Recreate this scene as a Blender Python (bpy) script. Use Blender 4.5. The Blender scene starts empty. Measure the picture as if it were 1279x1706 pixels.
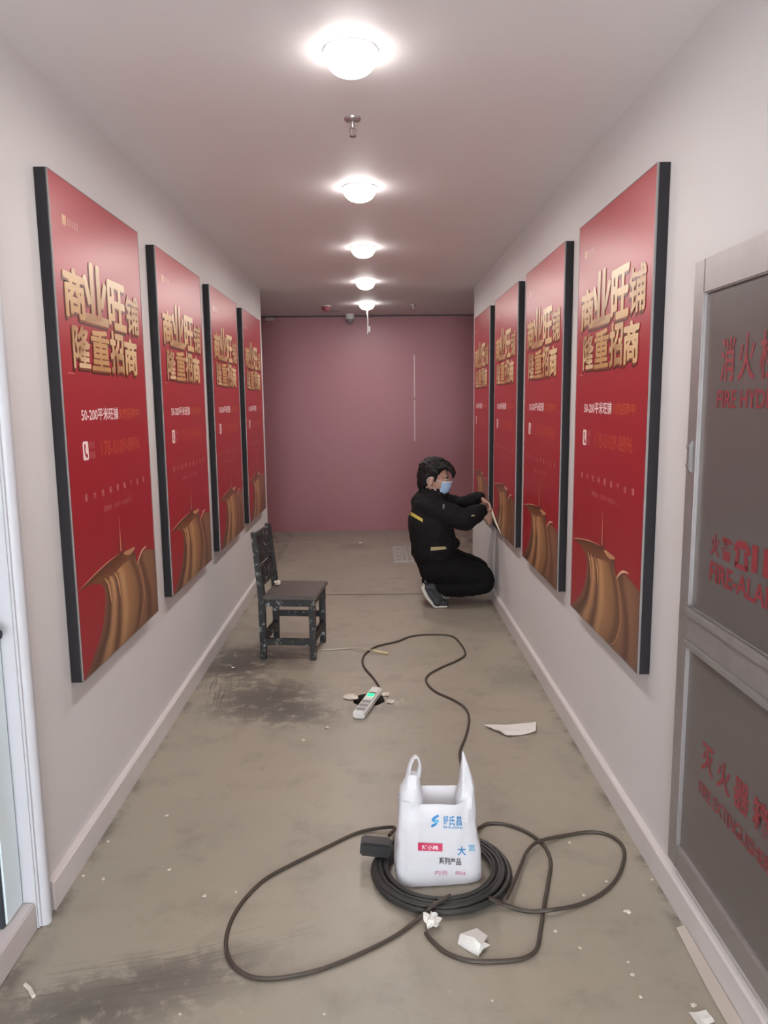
import bpy, bmesh, math, random
from mathutils import Vector, Matrix, Euler, noise
from mathutils.bvhtree import BVHTree
PI = math.pi
S = bpy.context.scene
COL = S.collection
R_ = random.Random(7)

# ------------------------------------------------------------------ measured place (metres)
XL, XR, H = -1.0013, 0.8913, 2.5045         # corridor walls, ceiling height
YEND, YBACK = 6.796, 8.781                  # corridor ends in a cross passage, pink wall behind it
YFRONT = -3.2                               # open end behind the viewer (daylight)
CAMH = 1.5
F, PITCH, YAW, ROLL = 1240.88, 0.14445, 0.0105, -0.01098
_cy, _sy = math.cos(YAW), math.sin(YAW)
FW = Vector((_sy*math.cos(PITCH), _cy*math.cos(PITCH), -math.sin(PITCH)))
_rt = Vector((_cy, -_sy, 0)); _up = _rt.cross(FW)
RT = _rt*math.cos(ROLL)+_up*math.sin(ROLL)
UP = -_rt*math.sin(ROLL)+_up*math.cos(ROLL)

def at(px, py, axis, val):
    """point of the photograph's pixel on the plane  axis = val"""
    d = FW+RT*((px-639.5)/F)-UP*((py-853)/F)
    o = Vector((0, 0, CAMH))
    return o+d*((val-o[axis])/d[axis])
def fl(px, py, z=0.0):
    p = at(px, py, 2, z); return Vector((p.x, p.y, z))

# ------------------------------------------------------------------ materials
def lin(c):
    c = c/255.0
    return c/12.92 if c <= 0.04045 else ((c+0.055)/1.055)**2.4
def rgb(r, g, b): return (lin(r), lin(g), lin(b), 1.0)

def mat(name, col, rough=0.5, metal=0.0, coat=0.0, var=0.06, scale=9.0, bump=0.0, emit=None, estr=0.0, spec=0.5, trans=0.0):
    m = bpy.data.materials.new(name); m.use_nodes = True
    nt = m.node_tree; b = nt.nodes['Principled BSDF']
    b.inputs['Roughness'].default_value = rough; b.inputs['Metallic'].default_value = metal
    b.inputs['Coat Weight'].default_value = coat; b.inputs['Coat Roughness'].default_value = 0.12
    b.inputs['Specular IOR Level'].default_value = spec
    b.inputs['Base Color'].default_value = col
    if var > 0 or bump > 0:
        tc = nt.nodes.new('ShaderNodeTexCoord'); n = nt.nodes.new('ShaderNodeTexNoise')
        n.inputs['Scale'].default_value = scale; n.inputs['Detail'].default_value = 5
        nt.links.new(tc.outputs['Object'], n.inputs['Vector'])
        mx = nt.nodes.new('ShaderNodeMix'); mx.data_type = 'RGBA'
        mx.inputs[6].default_value = tuple(c*(1-var) for c in col[:3])+(1,)
        mx.inputs[7].default_value = tuple(min(1, c*(1+var)) for c in col[:3])+(1,)
        nt.links.new(n.outputs['Fac'], mx.inputs[0]); nt.links.new(mx.outputs[2], b.inputs['Base Color'])
        if bump > 0:
            bp = nt.nodes.new('ShaderNodeBump'); bp.inputs['Strength'].default_value = bump
            bp.inputs['Distance'].default_value = 0.01
            nt.links.new(n.outputs['Fac'], bp.inputs['Height']); nt.links.new(bp.outputs['Normal'], b.inputs['Normal'])
    if emit:
        b.inputs['Emission Color'].default_value = emit; b.inputs['Emission Strength'].default_value = estr
    return m

M = {}
M['wall'] = mat('white_wall_paint', (.64, .615, .61, 1), .62, var=.03, scale=2.0, bump=.02)
M['ceiling'] = mat('ceiling_paint', (.80, .755, .76, 1), .6, var=.02, scale=1.5)
M['pink'] = mat('pink_wall_panel', (.345, .132, .152, 1), .45, var=.05, scale=1.3)
M['base'] = mat('baseboard_paint', (.62, .58, .57, 1), .45, var=.08, scale=6)
M['frame'] = mat('charcoal_frame', (.017, .015, .018, 1), .65, var=.1, spec=.25)
M['edge'] = mat('silver_edge', (.26, .24, .235, 1), .45, .5, var=.05)
M['steel'] = mat('brushed_steel', (.36, .335, .33, 1), .42, .6, var=.12, scale=14, bump=.03)
M['steel_dull'] = mat('dull_steel', (.30, .28, .275, 1), .5, .45, var=.15, scale=20)
M['glass_panel'] = mat('grey_cabinet_glass', (.125, .108, .104, 1), .26, var=.05, scale=3, spec=.6)
M['red_text'] = mat('red_lettering', (.27, .035, .045, 1), .45, var=.06)
M['door_alu'] = mat('pale_aluminium', (.70, .80, .84, 1), .35, var=.02)
M['door_jamb'] = mat('jamb_white', (.53, .53, .56, 1), .4, var=.02)
M['door_glass'] = mat('frosted_glass', (.42, .42, .47, 1), .25, var=.03)
M['gasket'] = mat('dark_gasket_gap_shade', (.03, .035, .05, 1), .6, var=.05)  # also colours the added strip that darkens the gap above the pink wall
M['sill'] = mat('sill_stone', (.55, .50, .49, 1), .45, var=.06)
M['lamp_ring'] = mat('lamp_ring_white', (.8, .8, .8, 1), .4, var=.02)
M['lamp'] = mat('opal_lamp', (.9, .9, .9, 1), .4, var=0, emit=(1, .965, .93, 1), estr=11)
M['chrome'] = mat('sprinkler_metal', (.42, .37, .37, 1), .3, .7, var=.05)
M['red_plastic'] = mat('dull_red_plastic', (.34, .10, .11, 1), .5, var=.06)
M['white_plastic'] = mat('white_plastic', (.66, .66, .64, 1), .4, var=.03)
M['grey_plastic'] = mat('grey_plastic', (.23, .23, .24, 1), .45, var=.04)
M['black_plastic'] = mat('black_plastic', (.018, .018, .019, 1), .45, var=.1)
M['cable'] = mat('black_cable_rubber', (.030, .028, .026, 1), .5, var=.25, scale=30)
M['cable_brown'] = mat('dusty_brown_cable', (.055, .040, .030, 1), .55, var=.25, scale=30)
M['pale_cable'] = mat('pale_wire', (.40, .37, .28, 1), .5, var=.1)
M['paper'] = mat('white_paper', (.70, .68, .64, 1), .7, var=.05, scale=40)
M['paper_tan'] = mat('cream_paper', (.56, .50, .40, 1), .7, var=.05, scale=40)
M['plaster'] = mat('plaster_crumb', (.62, .58, .50, 1), .85, var=.15, scale=60, bump=.3)
M['hole'] = mat('dark_hole', (.06, .052, .042, 1), .9, var=.2, scale=30)
M['green_led'] = mat('green_led', (.0, .6, .35, 1), .3, var=0, emit=(0, 1, .16, 1), estr=.85)
M['skin'] = mat('skin', (.44, .255, .19, 1), .5, var=.07, scale=25)
M['hair'] = mat('black_hair', (.006, .0048, .0048, 1), .62, var=.3, scale=60, spec=.3)
M['jacket'] = mat('black_jacket_cloth', (.0085, .0078, .009, 1), .85, var=.2, scale=18, bump=.2, spec=.18)
M['trousers'] = mat('black_trouser_cloth', (.007, .0066, .0075, 1), .88, var=.2, scale=18, bump=.2, spec=.14)
M['yellow'] = mat('yellow_band', (.52, .40, .09, 1), .55, var=.05)
M['yellow_dull'] = mat('dull_yellow_band', (.36, .31, .16, 1), .6, var=.05)
M['mask'] = mat('blue_mask_cloth', (.36, .52, .74, 1), .7, var=.04)
M['mask_white'] = mat('mask_white_edge', (.74, .76, .78, 1), .7, var=.02)
M['shoe'] = mat('dark_shoe', (.02, .022, .027, 1), .55, var=.2, scale=30)
M['sole'] = mat('shoe_sole', (.52, .51, .46, 1), .55, var=.06)
M['eye'] = mat('eye_white', (.6, .58, .55, 1), .3, var=0)
M['blue_ink'] = mat('blue_ink', (.02, .22, .50, 1), .5, var=.05)
M['sky_ink'] = mat('light_blue_ink', (.10, .42, .66, 1), .5, var=.05)
M['red_ink'] = mat('crimson_ink', (.52, .03, .10, 1), .5, var=.05)
M['pink_ink'] = mat('pink_ink', (.50, .14, .24, 1), .5, var=.05)
M['black_ink'] = mat('black_ink', (.05, .05, .06, 1), .5, var=.05)
M['white_ink'] = mat('white_ink', (.75, .70, .70, 1), .5, var=.02)
M['grate'] = mat('grey_grate', (.44, .42, .39, 1), .5, .3, var=.1, scale=30)

def plastic_bag():
    m = mat('thin_white_plastic', (.80, .80, .83, 1), .38, var=.03, scale=12, bump=.08)
    nt = m.node_tree; b = nt.nodes['Principled BSDF']; out = nt.nodes['Material Output']
    t = nt.nodes.new('ShaderNodeBsdfTranslucent'); t.inputs['Color'].default_value = (.8, .8, .83, 1)
    mx = nt.nodes.new('ShaderNodeMixShader'); mx.inputs[0].default_value = .3
    nt.links.new(b.outputs[0], mx.inputs[1]); nt.links.new(t.outputs[0], mx.inputs[2]); nt.links.new(mx.outputs[0], out.inputs[0])
    return m
M['bag'] = plastic_bag()

def print_mat():
    m = bpy.data.materials.new('glossy_poster_print'); m.use_nodes = True
    nt = m.node_tree; b = nt.nodes['Principled BSDF']
    a = nt.nodes.new('ShaderNodeAttribute'); a.attribute_name = 'art'
    nt.links.new(a.outputs['Color'], b.inputs['Base Color'])
    b.inputs['Roughness'].default_value = .34; b.inputs['IOR'].default_value = 1.5
    b.inputs['Specular IOR Level'].default_value = .5
    return m
M['print'] = print_mat()

def chair_mat():
    m = mat('black_chipped_paint', (.013, .013, .0135, 1), .55, var=.3, scale=14)
    nt = m.node_tree; b = nt.nodes['Principled BSDF']
    tc = nt.nodes.new('ShaderNodeTexCoord'); n = nt.nodes.new('ShaderNodeTexNoise')
    n.inputs['Scale'].default_value = 26; n.inputs['Detail'].default_value = 8; n.inputs['Roughness'].default_value = .7
    nt.links.new(tc.outputs['Object'], n.inputs['Vector'])
    cr = nt.nodes.new('ShaderNodeValToRGB'); cr.color_ramp.elements[0].position = .555; cr.color_ramp.elements[1].position = .66
    nt.links.new(n.outputs['Fac'], cr.inputs[0])
    old = b.inputs['Base Color'].links[0].from_socket
    mx = nt.nodes.new('ShaderNodeMix'); mx.data_type = 'RGBA'; mx.inputs[7].default_value = (.30, .32, .31, 1)
    nt.links.new(cr.outputs[0], mx.inputs[0]); nt.links.new(old, mx.inputs[6]); nt.links.new(mx.outputs[2], b.inputs['Base Color'])
    return m
M['chair'] = chair_mat()
M['seat'] = mat('worn_brown_seat', (.085, .070, .063, 1), .42, var=.35, scale=10)

def floor_mat():
    m = bpy.data.materials.new('worn_concrete_floor'); m.use_nodes = True
    nt = m.node_tree; b = nt.nodes['Principled BSDF']; L = nt.links.new
    def N(t, **k):
        n = nt.nodes.new(t)
        for a, v in k.items(): setattr(n, a, v)
        return n
    geo = N('ShaderNodeNewGeometry'); P = geo.outputs['Position']
    def noise_n(scale, detail=6, rough=.55, vec=None):
        n = N('ShaderNodeTexNoise'); n.inputs['Scale'].default_value = scale
        n.inputs['Detail'].default_value = detail; n.inputs['Roughness'].default_value = rough
        L(vec or P, n.inputs['Vector']); return n.outputs['Fac']
    def math_n(op, a, b_=None, clamp=False):
        n = N('ShaderNodeMath', operation=op, use_clamp=clamp)
        for i, v in enumerate((a, b_)):
            if v is None: continue
            if isinstance(v, (int, float)): n.inputs[i].default_value = v
            else: L(v, n.inputs[i])
        return n.outputs[0]
    def ramp(v, lo, hi):
        n = N('ShaderNodeMapRange', clamp=True, interpolation_type='SMOOTHSTEP')
        n.inputs[1].default_value = lo; n.inputs[2].default_value = hi
        L(v, n.inputs[0]); return n.outputs[0]
    def mix(f, a, c):
        n = N('ShaderNodeMix', data_type='RGBA')
        if isinstance(f, float): n.inputs[0].default_value = f
        else: L(f, n.inputs[0])
        for i, v in ((6, a), (7, c)):
            if isinstance(v, tuple): n.inputs[i].default_value = v
            else: L(v, n.inputs[i])
        return n.outputs[2]
    def blob(c, sx, sy, rot=0.0):
        mp = N('ShaderNodeMapping', vector_type='TEXTURE')
        mp.inputs['Location'].default_value = (c[0], c[1], 0); mp.inputs['Rotation'].default_value = (0, 0, rot)
        mp.inputs['Scale'].default_value = (sx, sy, 1); L(P, mp.inputs['Vector'])
        ln = N('ShaderNodeVectorMath', operation='LENGTH'); L(mp.outputs[0], ln.inputs[0])
        return ramp(ln.outputs['Value'], 1.0, .15), mp.outputs[0]
    c = mix(ramp(noise_n(1.1, 5), .35, .68), (.335, .295, .235, 1), (.30, .275, .225, 1))
    c = mix(ramp(noise_n(5.5, 8, .65), .48, .75), c, (.25, .222, .178, 1))
    sp = ramp(noise_n(38, 4, .6), .68, .74); c = mix(math_n('MULTIPLY', sp, .45), c, (.47, .43, .36, 1))
    sd = ramp(noise_n(23, 5, .7), .655, .72); c = mix(math_n('MULTIPLY', sd, .45), c, (.14, .12, .10, 1))
    # dirt patches with a shape of their own, last a darker patch under the worker
    fine = noise_n(13, 7, .68)
    for (px, py, sx, sy, rot, k) in [(440, 1165, .40, .42, .15, .85), (500, 1190, .26, .20, 0, .7), (395, 1105, .30, .42, .1, .95), (465, 1095, .22, .22, 0, .7),
                                     (215, 1660, .40, .17, .25, .62), (330, 1610, .30, .10, .3, .4), (90, 1690, .30, .12, 0, .5), (620, 1180, .26, .12, 0, .35),
                                     (860, 1130, .25, .25, 0, .25), (590, 910, .30, .30, 0, .3), (780, 1005, .32, .16, 0, .35)]:
        w = fl(px, py); mk, loc = blob(w, sx*1.15, sy*1.15, rot)
        k_ = math_n('MULTIPLY', mk, ramp(math_n('ADD', fine, math_n('MULTIPLY', mk, .20)), .50, .66))
        c = mix(math_n('MULTIPLY', k_, k), c, (.088, .079, .068, 1))
    # dragged streaks beside the chair and in the foreground
    for (px, py, sx, sy, rot, k, fr) in [(360, 1150, .16, .52, .12, .8, 60), (300, 1600, .50, .10, .35, .5, 55), (200, 1640, .45, .16, .2, .6, 70), (470, 1185, .30, .30, .5, .6, 50), (600, 985, .9, .20, 0, .35, 30)]:
        w = fl(px, py); mk, loc = blob(w, sx, sy, rot)
        mp = N('ShaderNodeMapping'); mp.inputs['Scale'].default_value = (fr/8, 1.2, 1) if sx < sy else (1.2, fr/8, 1)
        L(loc, mp.inputs['Vector'])
        st = ramp(noise_n(1.6, 4, .5, mp.outputs[0]), .50, .66)
        c = mix(math_n('MULTIPLY', math_n('MULTIPLY', mk, st), k), c, (.10, .092, .08, 1))
    # pale patch round the floor hole, and dark traces along both baseboards
    w = fl(622, 1166); mk, _ = blob(w, .24, .13, 0); c = mix(math_n('MULTIPLY', mk, ramp(noise_n(14, 6, .7), .5, .6)), c, (.47, .43, .35, 1))
    # crack / joint that runs across the corridor
    sx = N('ShaderNodeSeparateXYZ'); L(P, sx.inputs[0])
    y0 = fl(560, 991).y
    wob = math_n('ADD', math_n('MULTIPLY', noise_n(2.2, 3), .05), -.025+0.0)
    d = math_n('ABSOLUTE', math_n('SUBTRACT', math_n('ADD', sx.outputs['Y'], wob), y0))
    c = mix(ramp(d, .013, .007), c, (.045, .038, .03, 1))
    d2 = math_n('ABSOLUTE', math_n('SUBTRACT', math_n('ADD', sx.outputs['Y'], wob), y0+.55))
    brk = ramp(noise_n(2.6, 3), .52, .6)
    c = mix(math_n('MULTIPLY', math_n('MULTIPLY', ramp(d2, .018, .006), brk), .6), c, (.06, .05, .04, 1))
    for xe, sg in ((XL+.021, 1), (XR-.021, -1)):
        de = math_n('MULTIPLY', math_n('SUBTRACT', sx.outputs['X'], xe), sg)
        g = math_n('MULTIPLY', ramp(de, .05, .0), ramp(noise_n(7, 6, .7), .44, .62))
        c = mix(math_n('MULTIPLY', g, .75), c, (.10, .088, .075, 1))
    L(c, b.inputs['Base Color'])
    b.inputs['Roughness'].default_value = .42
    pass; L(math_n('ADD', math_n('MULTIPLY', noise_n(4, 5), .25), .30), b.inputs['Roughness'])
    bp = N('ShaderNodeBump'); bp.inputs['Strength'].default_value = .12; bp.inputs['Distance'].default_value = .01
    L(noise_n(26, 8, .6), bp.inputs['Height']); L(bp.outputs[0], b.inputs['Normal'])
    return m
M['floor'] = floor_mat()

# ------------------------------------------------------------------ mesh helpers
class MB:
    def __init__(s): s.v = []; s.f = []; s.m = []; s.c = []; s.cur = (1, 1, 1); s.usec = False
    def add(s, vs, fs, mi=0, cols=None):
        o = len(s.v); s.v += [Vector(v) for v in vs]
        s.c += cols if cols else [s.cur]*len(vs)
        for f in fs: s.f.append([i+o for i in f]); s.m.append(mi)
    def box(s, a, b, mi=0, M4=None, bev=0.0):
        x0, y0, z0 = (min(a[i], b[i]) for i in range(3)); x1, y1, z1 = (max(a[i], b[i]) for i in range(3))
        if bev <= 0:
            vs = [(x, y, z) for z in (z0, z1) for y in (y0, y1) for x in (x0, x1)]
            fs = [(0, 2, 3, 1), (4, 5, 7, 6), (0, 1, 5, 4), (2, 6, 7, 3), (0, 4, 6, 2), (1, 3, 7, 5)]
        else:
            bm = bmesh.new(); bmesh.ops.create_cube(bm, size=1)
            for v in bm.verts: v.co = Vector(((x0+x1)/2+v.co.x*(x1-x0), (y0+y1)/2+v.co.y*(y1-y0), (z0+z1)/2+v.co.z*(z1-z0)))
            bmesh.ops.bevel(bm, geom=bm.edges[:], offset=min(bev, .45*min(x1-x0, y1-y0, z1-z0)), segments=2, affect='EDGES')
            bm.verts.index_update()
            vs = [v.co.copy() for v in bm.verts]; fs = [[v.index for v in f.verts] for f in bm.faces]; bm.free()
        if M4: vs = [M4 @ Vector(v) for v in vs]
        s.add(vs, fs, mi)
    def lathe(s, prof, c=(0, 0, 0), n=32, mi=0, axis=Vector((0, 0, 1))):
        q = Vector((0, 0, 1)).rotation_difference(axis); c = Vector(c); vs = []; fs = []
        for (r, z) in prof:
            for k in range(n):
                a = 2*PI*k/n; vs.append(c+q @ Vector((r*math.cos(a), r*math.sin(a), z)))
        for i in range(len(prof)-1):
            for k in range(n):
                k2 = (k+1) % n; fs.append((i*n+k, i*n+k2, (i+1)*n+k2, (i+1)*n+k))
        fs.append(list(range(n))[::-1]); fs.append([(len(prof)-1)*n+k for k in range(n)])
        s.add(vs, fs, mi)
    def tube(s, pts, r, n=8, mi=0, closed=False):
        pts = [Vector(p) for p in pts]; m = len(pts); vs = []; fs = []
        nrm = None
        for i, p in enumerate(pts):
            if closed: t = pts[(i+1) % m]-pts[i-1]
            else: t = pts[min(i+1, m-1)]-pts[max(i-1, 0)]
            t.normalize()
            if nrm is None:
                nrm = t.cross(Vector((0, 0, 1)))
                if nrm.length < 1e-3: nrm = t.cross(Vector((1, 0, 0)))
            nrm = (nrm-t*nrm.dot(t)).normalized(); bn = t.cross(nrm)
            rr = r(i/(m-1)) if callable(r) else r
            for k in range(n):
                a = 2*PI*k/n; vs.append(p+(nrm*math.cos(a)+bn*math.sin(a))*rr)
        for i in range(m if closed else m-1):
            j = (i+1) % m
            for k in range(n):
                k2 = (k+1) % n; fs.append((i*n+k, i*n+k2, j*n+k2, j*n+k))
        if not closed: fs.append(list(range(n))[::-1]); fs.append([(m-1)*n+k for k in range(n)])
        s.add(vs, fs, mi)
    def ell(s, c, r, rot=None, n=20, mi=0):
        c = Vector(c); r = (r, r, r) if isinstance(r, (int, float)) else r
        vs = []; fs = []; m = n//2
        vs.append(Vector((0, 0, 1)))
        for i in range(1, m):
            a = PI*i/m
            for k in range(n):
                b = 2*PI*k/n; vs.append(Vector((math.sin(a)*math.cos(b), math.sin(a)*math.sin(b), math.cos(a))))
        vs.append(Vector((0, 0, -1)))
        for k in range(n):
            fs.append((0, 1+k, 1+(k+1) % n)); e = len(vs)-1; o = 1+(m-2)*n; fs.append((e, o+(k+1) % n, o+k))
        for i in range(m-2):
            for k in range(n): a = 1+i*n; fs.append((a+k, a+n+k, a+n+(k+1) % n, a+(k+1) % n))
        out = []
        for v in vs:
            w = Vector((v.x*r[0], v.y*r[1], v.z*r[2]))
            if rot is not None: w = rot @ w
            out.append(c+w)
        s.add(out, fs, mi)
    def cap(s, a, b, ra, rb, n=18):
        """rounded tapered limb segment"""
        a = Vector(a); b = Vector(b); d = b-a; Ln = d.length
        if Ln < 1e-6: s.ell(a, max(ra, rb)); return
        q = Vector((0, 0, 1)).rotation_difference(d/Ln); vs = []; fs = []; rings = []
        for i in range(1, 6): t = PI/2*i/6; rings.append((-ra*math.cos(t), ra*math.sin(t)))
        rings.append((0, ra)); rings.append((Ln*.5, (ra+rb)/2)); rings.append((Ln, rb))
        for i in range(1, 6): t = PI/2*i/6; rings.append((Ln+rb*math.sin(t), rb*math.cos(t)))
        vs.append(a+q @ Vector((0, 0, -ra)))
        for (z, r) in rings:
            for k in range(n): w = 2*PI*k/n; vs.append(a+q @ Vector((r*math.cos(w), r*math.sin(w), z)))
        vs.append(a+q @ Vector((0, 0, Ln+rb)))
        for k in range(n):
            k2 = (k+1) % n; fs.append((0, 1+k2, 1+k)); o = 1+(len(rings)-1)*n; fs.append((len(vs)-1, o+k, o+k2))
        for i in range(len(rings)-1):
            for k in range(n): k2 = (k+1) % n; o = 1+i*n; fs.append((o+k, o+k2, o+n+k2, o+n+k))
        s.add(vs, fs)
    def chain(s, pts, rs):
        for i in range(len(pts)-1): s.cap(pts[i], pts[i+1], rs[i], rs[i+1])
    def mesh(s, name, mats, smooth=True, origin=None):
        me = bpy.data.meshes.new(name)
        o = Vector(origin) if origin is not None else Vector((0, 0, 0))
        me.from_pydata([v-o for v in s.v], [], s.f)
        for m in mats: me.materials.append(m)
        me.polygons.foreach_set('material_index', s.m)
        if s.usec:
            at_ = me.color_attributes.new('art', 'FLOAT_COLOR', 'POINT')
            at_.data.foreach_set('color', [x for c in s.c for x in (c[0], c[1], c[2], 1.0)])
        me.update()
        if smooth: shade(me)
        return me
    def build(s, name, mats, parent=None, smooth=True, origin=None):
        mats = mats if isinstance(mats, (list, tuple)) else [mats]
        org = Vector(origin) if origin is not None else (parent['_org'] if parent is not None and '_org' in parent else Vector((0, 0, 0)))
        org = Vector(org)
        ob = bpy.data.objects.new(name, s.mesh(name, mats, smooth, org)); COL.objects.link(ob)
        if parent is not None: ob.parent = parent; ob['_org'] = list(org)
        else: ob.location = org
        return ob

def shade(me, ang=35):
    me.polygons.foreach_set('use_smooth', [True]*len(me.polygons))
    try: me.set_sharp_from_angle(angle=math.radians(ang))
    except Exception: pass

def tag(o, label, cat, group=None):
    o['label'] = label; o['category'] = cat
    if group: o['group'] = group
    return o
def thing(name, label, cat, loc=(0, 0, 0), group=None):
    o = bpy.data.objects.new(name, None); COL.objects.link(o); o.location = loc; o.empty_display_size = .1
    o['_org'] = list(loc)
    return tag(o, label, cat, group)
def struct(name, mb, mats, smooth=False):
    o = mb.build(name, mats, None, smooth); o['kind'] = 'structure'; return o
def spline(pts, per=10, closed=False):
    pts = [Vector(p) for p in pts]; n = len(pts); out = []
    rng = range(n if closed else n-1)
    for i in rng:
        if closed: p0, p1, p2, p3 = pts[i-1], pts[i], pts[(i+1) % n], pts[(i+2) % n]
        else: p0, p1, p2, p3 = pts[max(i-1, 0)], pts[i], pts[i+1], pts[min(i+2, n-1)]
        for k in range(per):
            t = k/per
            out.append(.5*((2*p1)+(p2-p0)*t+(2*p0-5*p1+4*p2-p3)*t*t+(3*p1-p0-3*p2+p3)*t**3))
    if not closed: out.append(pts[-1])
    return out
def remesh(mb, name, mats, parent, voxel, smooth_it=4, fac=.5, disp=0.0, dscale=20.0, keep=None):
    me = mb.mesh('tmp', mats); ob = bpy.data.objects.new('tmp', me); COL.objects.link(ob)
    md = ob.modifiers.new('r', 'REMESH'); md.mode = 'VOXEL'; md.voxel_size = voxel; md.use_smooth_shade = True
    if smooth_it:
        sm = ob.modifiers.new('s', 'SMOOTH'); sm.iterations = smooth_it; sm.factor = fac
    dg = bpy.context.evaluated_depsgraph_get()
    m2 = bpy.data.meshes.new_from_object(ob.evaluated_get(dg)); bpy.data.objects.remove(ob)
    m2.name = name; m2.materials.clear()
    for m in mats: m2.materials.append(m)
    if disp:
        nor = [v.normal.copy() for v in m2.vertices]
        for v, nn in zip(m2.vertices, nor):
            p = v.co*dscale
            v.co += nn*disp*(noise.noise(p)+.5*noise.noise(p*2.3))
    world = [v.co.copy() for v in m2.vertices]; polys = [list(p.vertices) for p in m2.polygons]
    bvh = BVHTree.FromPolygons(world, polys)
    org = Vector(parent['_org'])
    for v in m2.vertices: v.co -= org
    m2.polygons.foreach_set('use_smooth', [True]*len(m2.polygons)); m2.update()
    o = bpy.data.objects.new(name, m2); COL.objects.link(o); o.parent = parent; o['_org'] = list(org)
    return o, bvh

_tc = {}
def text_geo(txt, bold=0.0):
    key = (txt, bold)
    if key in _tc: return _tc[key]
    cu = bpy.data.curves.new('t', 'FONT'); cu.body = txt; cu.size = 1.0; cu.offset = bold; cu.resolution_u = 3
    ob = bpy.data.objects.new('t', cu); COL.objects.link(ob)
    dg = bpy.context.evaluated_depsgraph_get(); dg.update()
    me = bpy.data.meshes.new_from_object(ob.evaluated_get(dg))
    vs = [Vector(v.co) for v in me.vertices]; fs = [list(p.vertices) for p in me.polygons]
    bpy.data.objects.remove(ob); bpy.data.curves.remove(cu); bpy.data.meshes.remove(me)
    x0 = min(v.x for v in vs); x1 = max(v.x for v in vs); y0 = min(v.y for v in vs); y1 = max(v.y for v in vs)
    vs = [((v.x-x0)/(x1-x0), (v.y-y0)/(y1-y0)) for v in vs]
    _tc[key] = (vs, fs); return _tc[key]

# ------------------------------------------------------------------ the setting
HX, HY = fl(614, 1166).x, fl(614, 1166).y; HR = .082
def build_floor():
    bm = bmesh.new()
    x0, x1, y0, y1 = -4.2, 4.0, YFRONT-.5, YBACK+.1
    o = [bm.verts.new(p) for p in ((x0, y0, 0), (x1, y0, 0), (x1, y1, 0), (x0, y1, 0))]
    c = [bm.verts.new((HX+HR*math.cos(2*PI*k/40)*(1+.05*math.sin(5*k)), HY+HR*math.sin(2*PI*k/40)*(1+.05*math.cos(3*k)), 0)) for k in range(40)]
    e = [bm.edges.new((o[i], o[(i+1) % 4])) for i in range(4)]+[bm.edges.new((c[i], c[(i+1) % 40])) for i in range(40)]
    bmesh.ops.triangle_fill(bm, edges=e, use_beauty=True)
    for f in [f for f in bm.faces if (f.calc_center_median().xy-Vector((HX, HY))).length < HR*.5]: bm.faces.remove(f)
    d = [bm.verts.new((v.co.x, v.co.y, -.05)) for v in c]
    for i in range(40):
        f = bm.faces.new((c[i], c[(i+1) % 40], d[(i+1) % 40], d[i])); f.material_index = 1
    f = bm.faces.new(d); f.material_index = 1
    # slab body below
    u = [bm.verts.new((v.co.x, v.co.y, -.15)) for v in o]
    for i in range(4): bm.faces.new((o[i], u[i], u[(i+1) % 4], o[(i+1) % 4]))
    bm.faces.new(u)
    bmesh.ops.recalc_face_normals(bm, faces=bm.faces[:])
    me = bpy.data.meshes.new('floor'); bm.to_mesh(me); bm.free()
    me.materials.append(M['floor']); me.materials.append(M['hole'])
    ob = bpy.data.objects.new('floor', me); COL.objects.link(ob); ob['kind'] = 'structure'
build_floor()
b = MB(); b.box((-4.2, YFRONT, H), (4.0, YBACK+.1, H+.12)); struct('ceiling', b, M['ceiling'])
DY0, DY1, DZ = 1.02, 2.05, 2.12             # door opening in the left wall
b = MB()
b.box((XL-.2, DY1, 0), (XL, YEND, H)); b.box((XL-.2, YFRONT, 0), (XL, DY0, H)); b.box((XL-.2, DY0, DZ), (XL, DY1, H))
b.box((-4.2, YEND-.2, 0), (XL-.2, YEND, H)); struct('wall_left', b, M['wall'])
b = MB(); b.box((XR, YFRONT, 0), (XR+.2, YEND, H)); b.box((XR+.2, YEND-.2, 0), (4.0, YEND, H)); struct('wall_right', b, M['wall'])
b = MB(); b.box((-4.2, YBACK, 0), (4.0, YBACK+.03, H-.014)); b.box((-4.2, YBACK+.03, 0), (4.0, YBACK+.1, H-.05)); struct('wall_back', b, M['pink'])
b = MB(); b.box((-4.2, YBACK+.03, H-.05), (4.0, YBACK+.12, H)); struct('shade_gap_strip', b, M['gasket'])  # added dark strip behind the gap: stops the light leak, stands in for shade
b = MB(); b.box((-4.3, YEND, 0), (-4.2, YBACK+.1, H)); struct('unseen_end_wall_left', b, M['wall'])  # unseen closing wall, added to keep world light out of the cross passage
b = MB(); b.box((4.0, YEND, 0), (4.1, YBACK+.1, H)); struct('unseen_end_wall_right', b, M['wall'])  # same unseen light-blocking wall at the right end
def baseboard(name, x, sgn, y0, y1):
    b = MB(); t = .021; h = .092
    prof = [(0, 0), (t, 0), (t, h*.93), (t*.75, h), (0, h)]
    vs = []
    for y in (y0, y1): vs += [(x+sgn*p[0], y, p[1]) for p in prof]
    n = len(prof); fs = [(i, (i+1) % n, n+(i+1) % n, n+i) for i in range(n)]+[list(range(n))[::-1], list(range(n, 2*n))]
    b.add(vs, fs); o = struct(name, b, M['base']); return o
baseboard('baseboard_left', XL, 1, DY1+.012, YEND); baseboard('baseboard_right', XR, -1, YFRONT, YEND)
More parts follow.
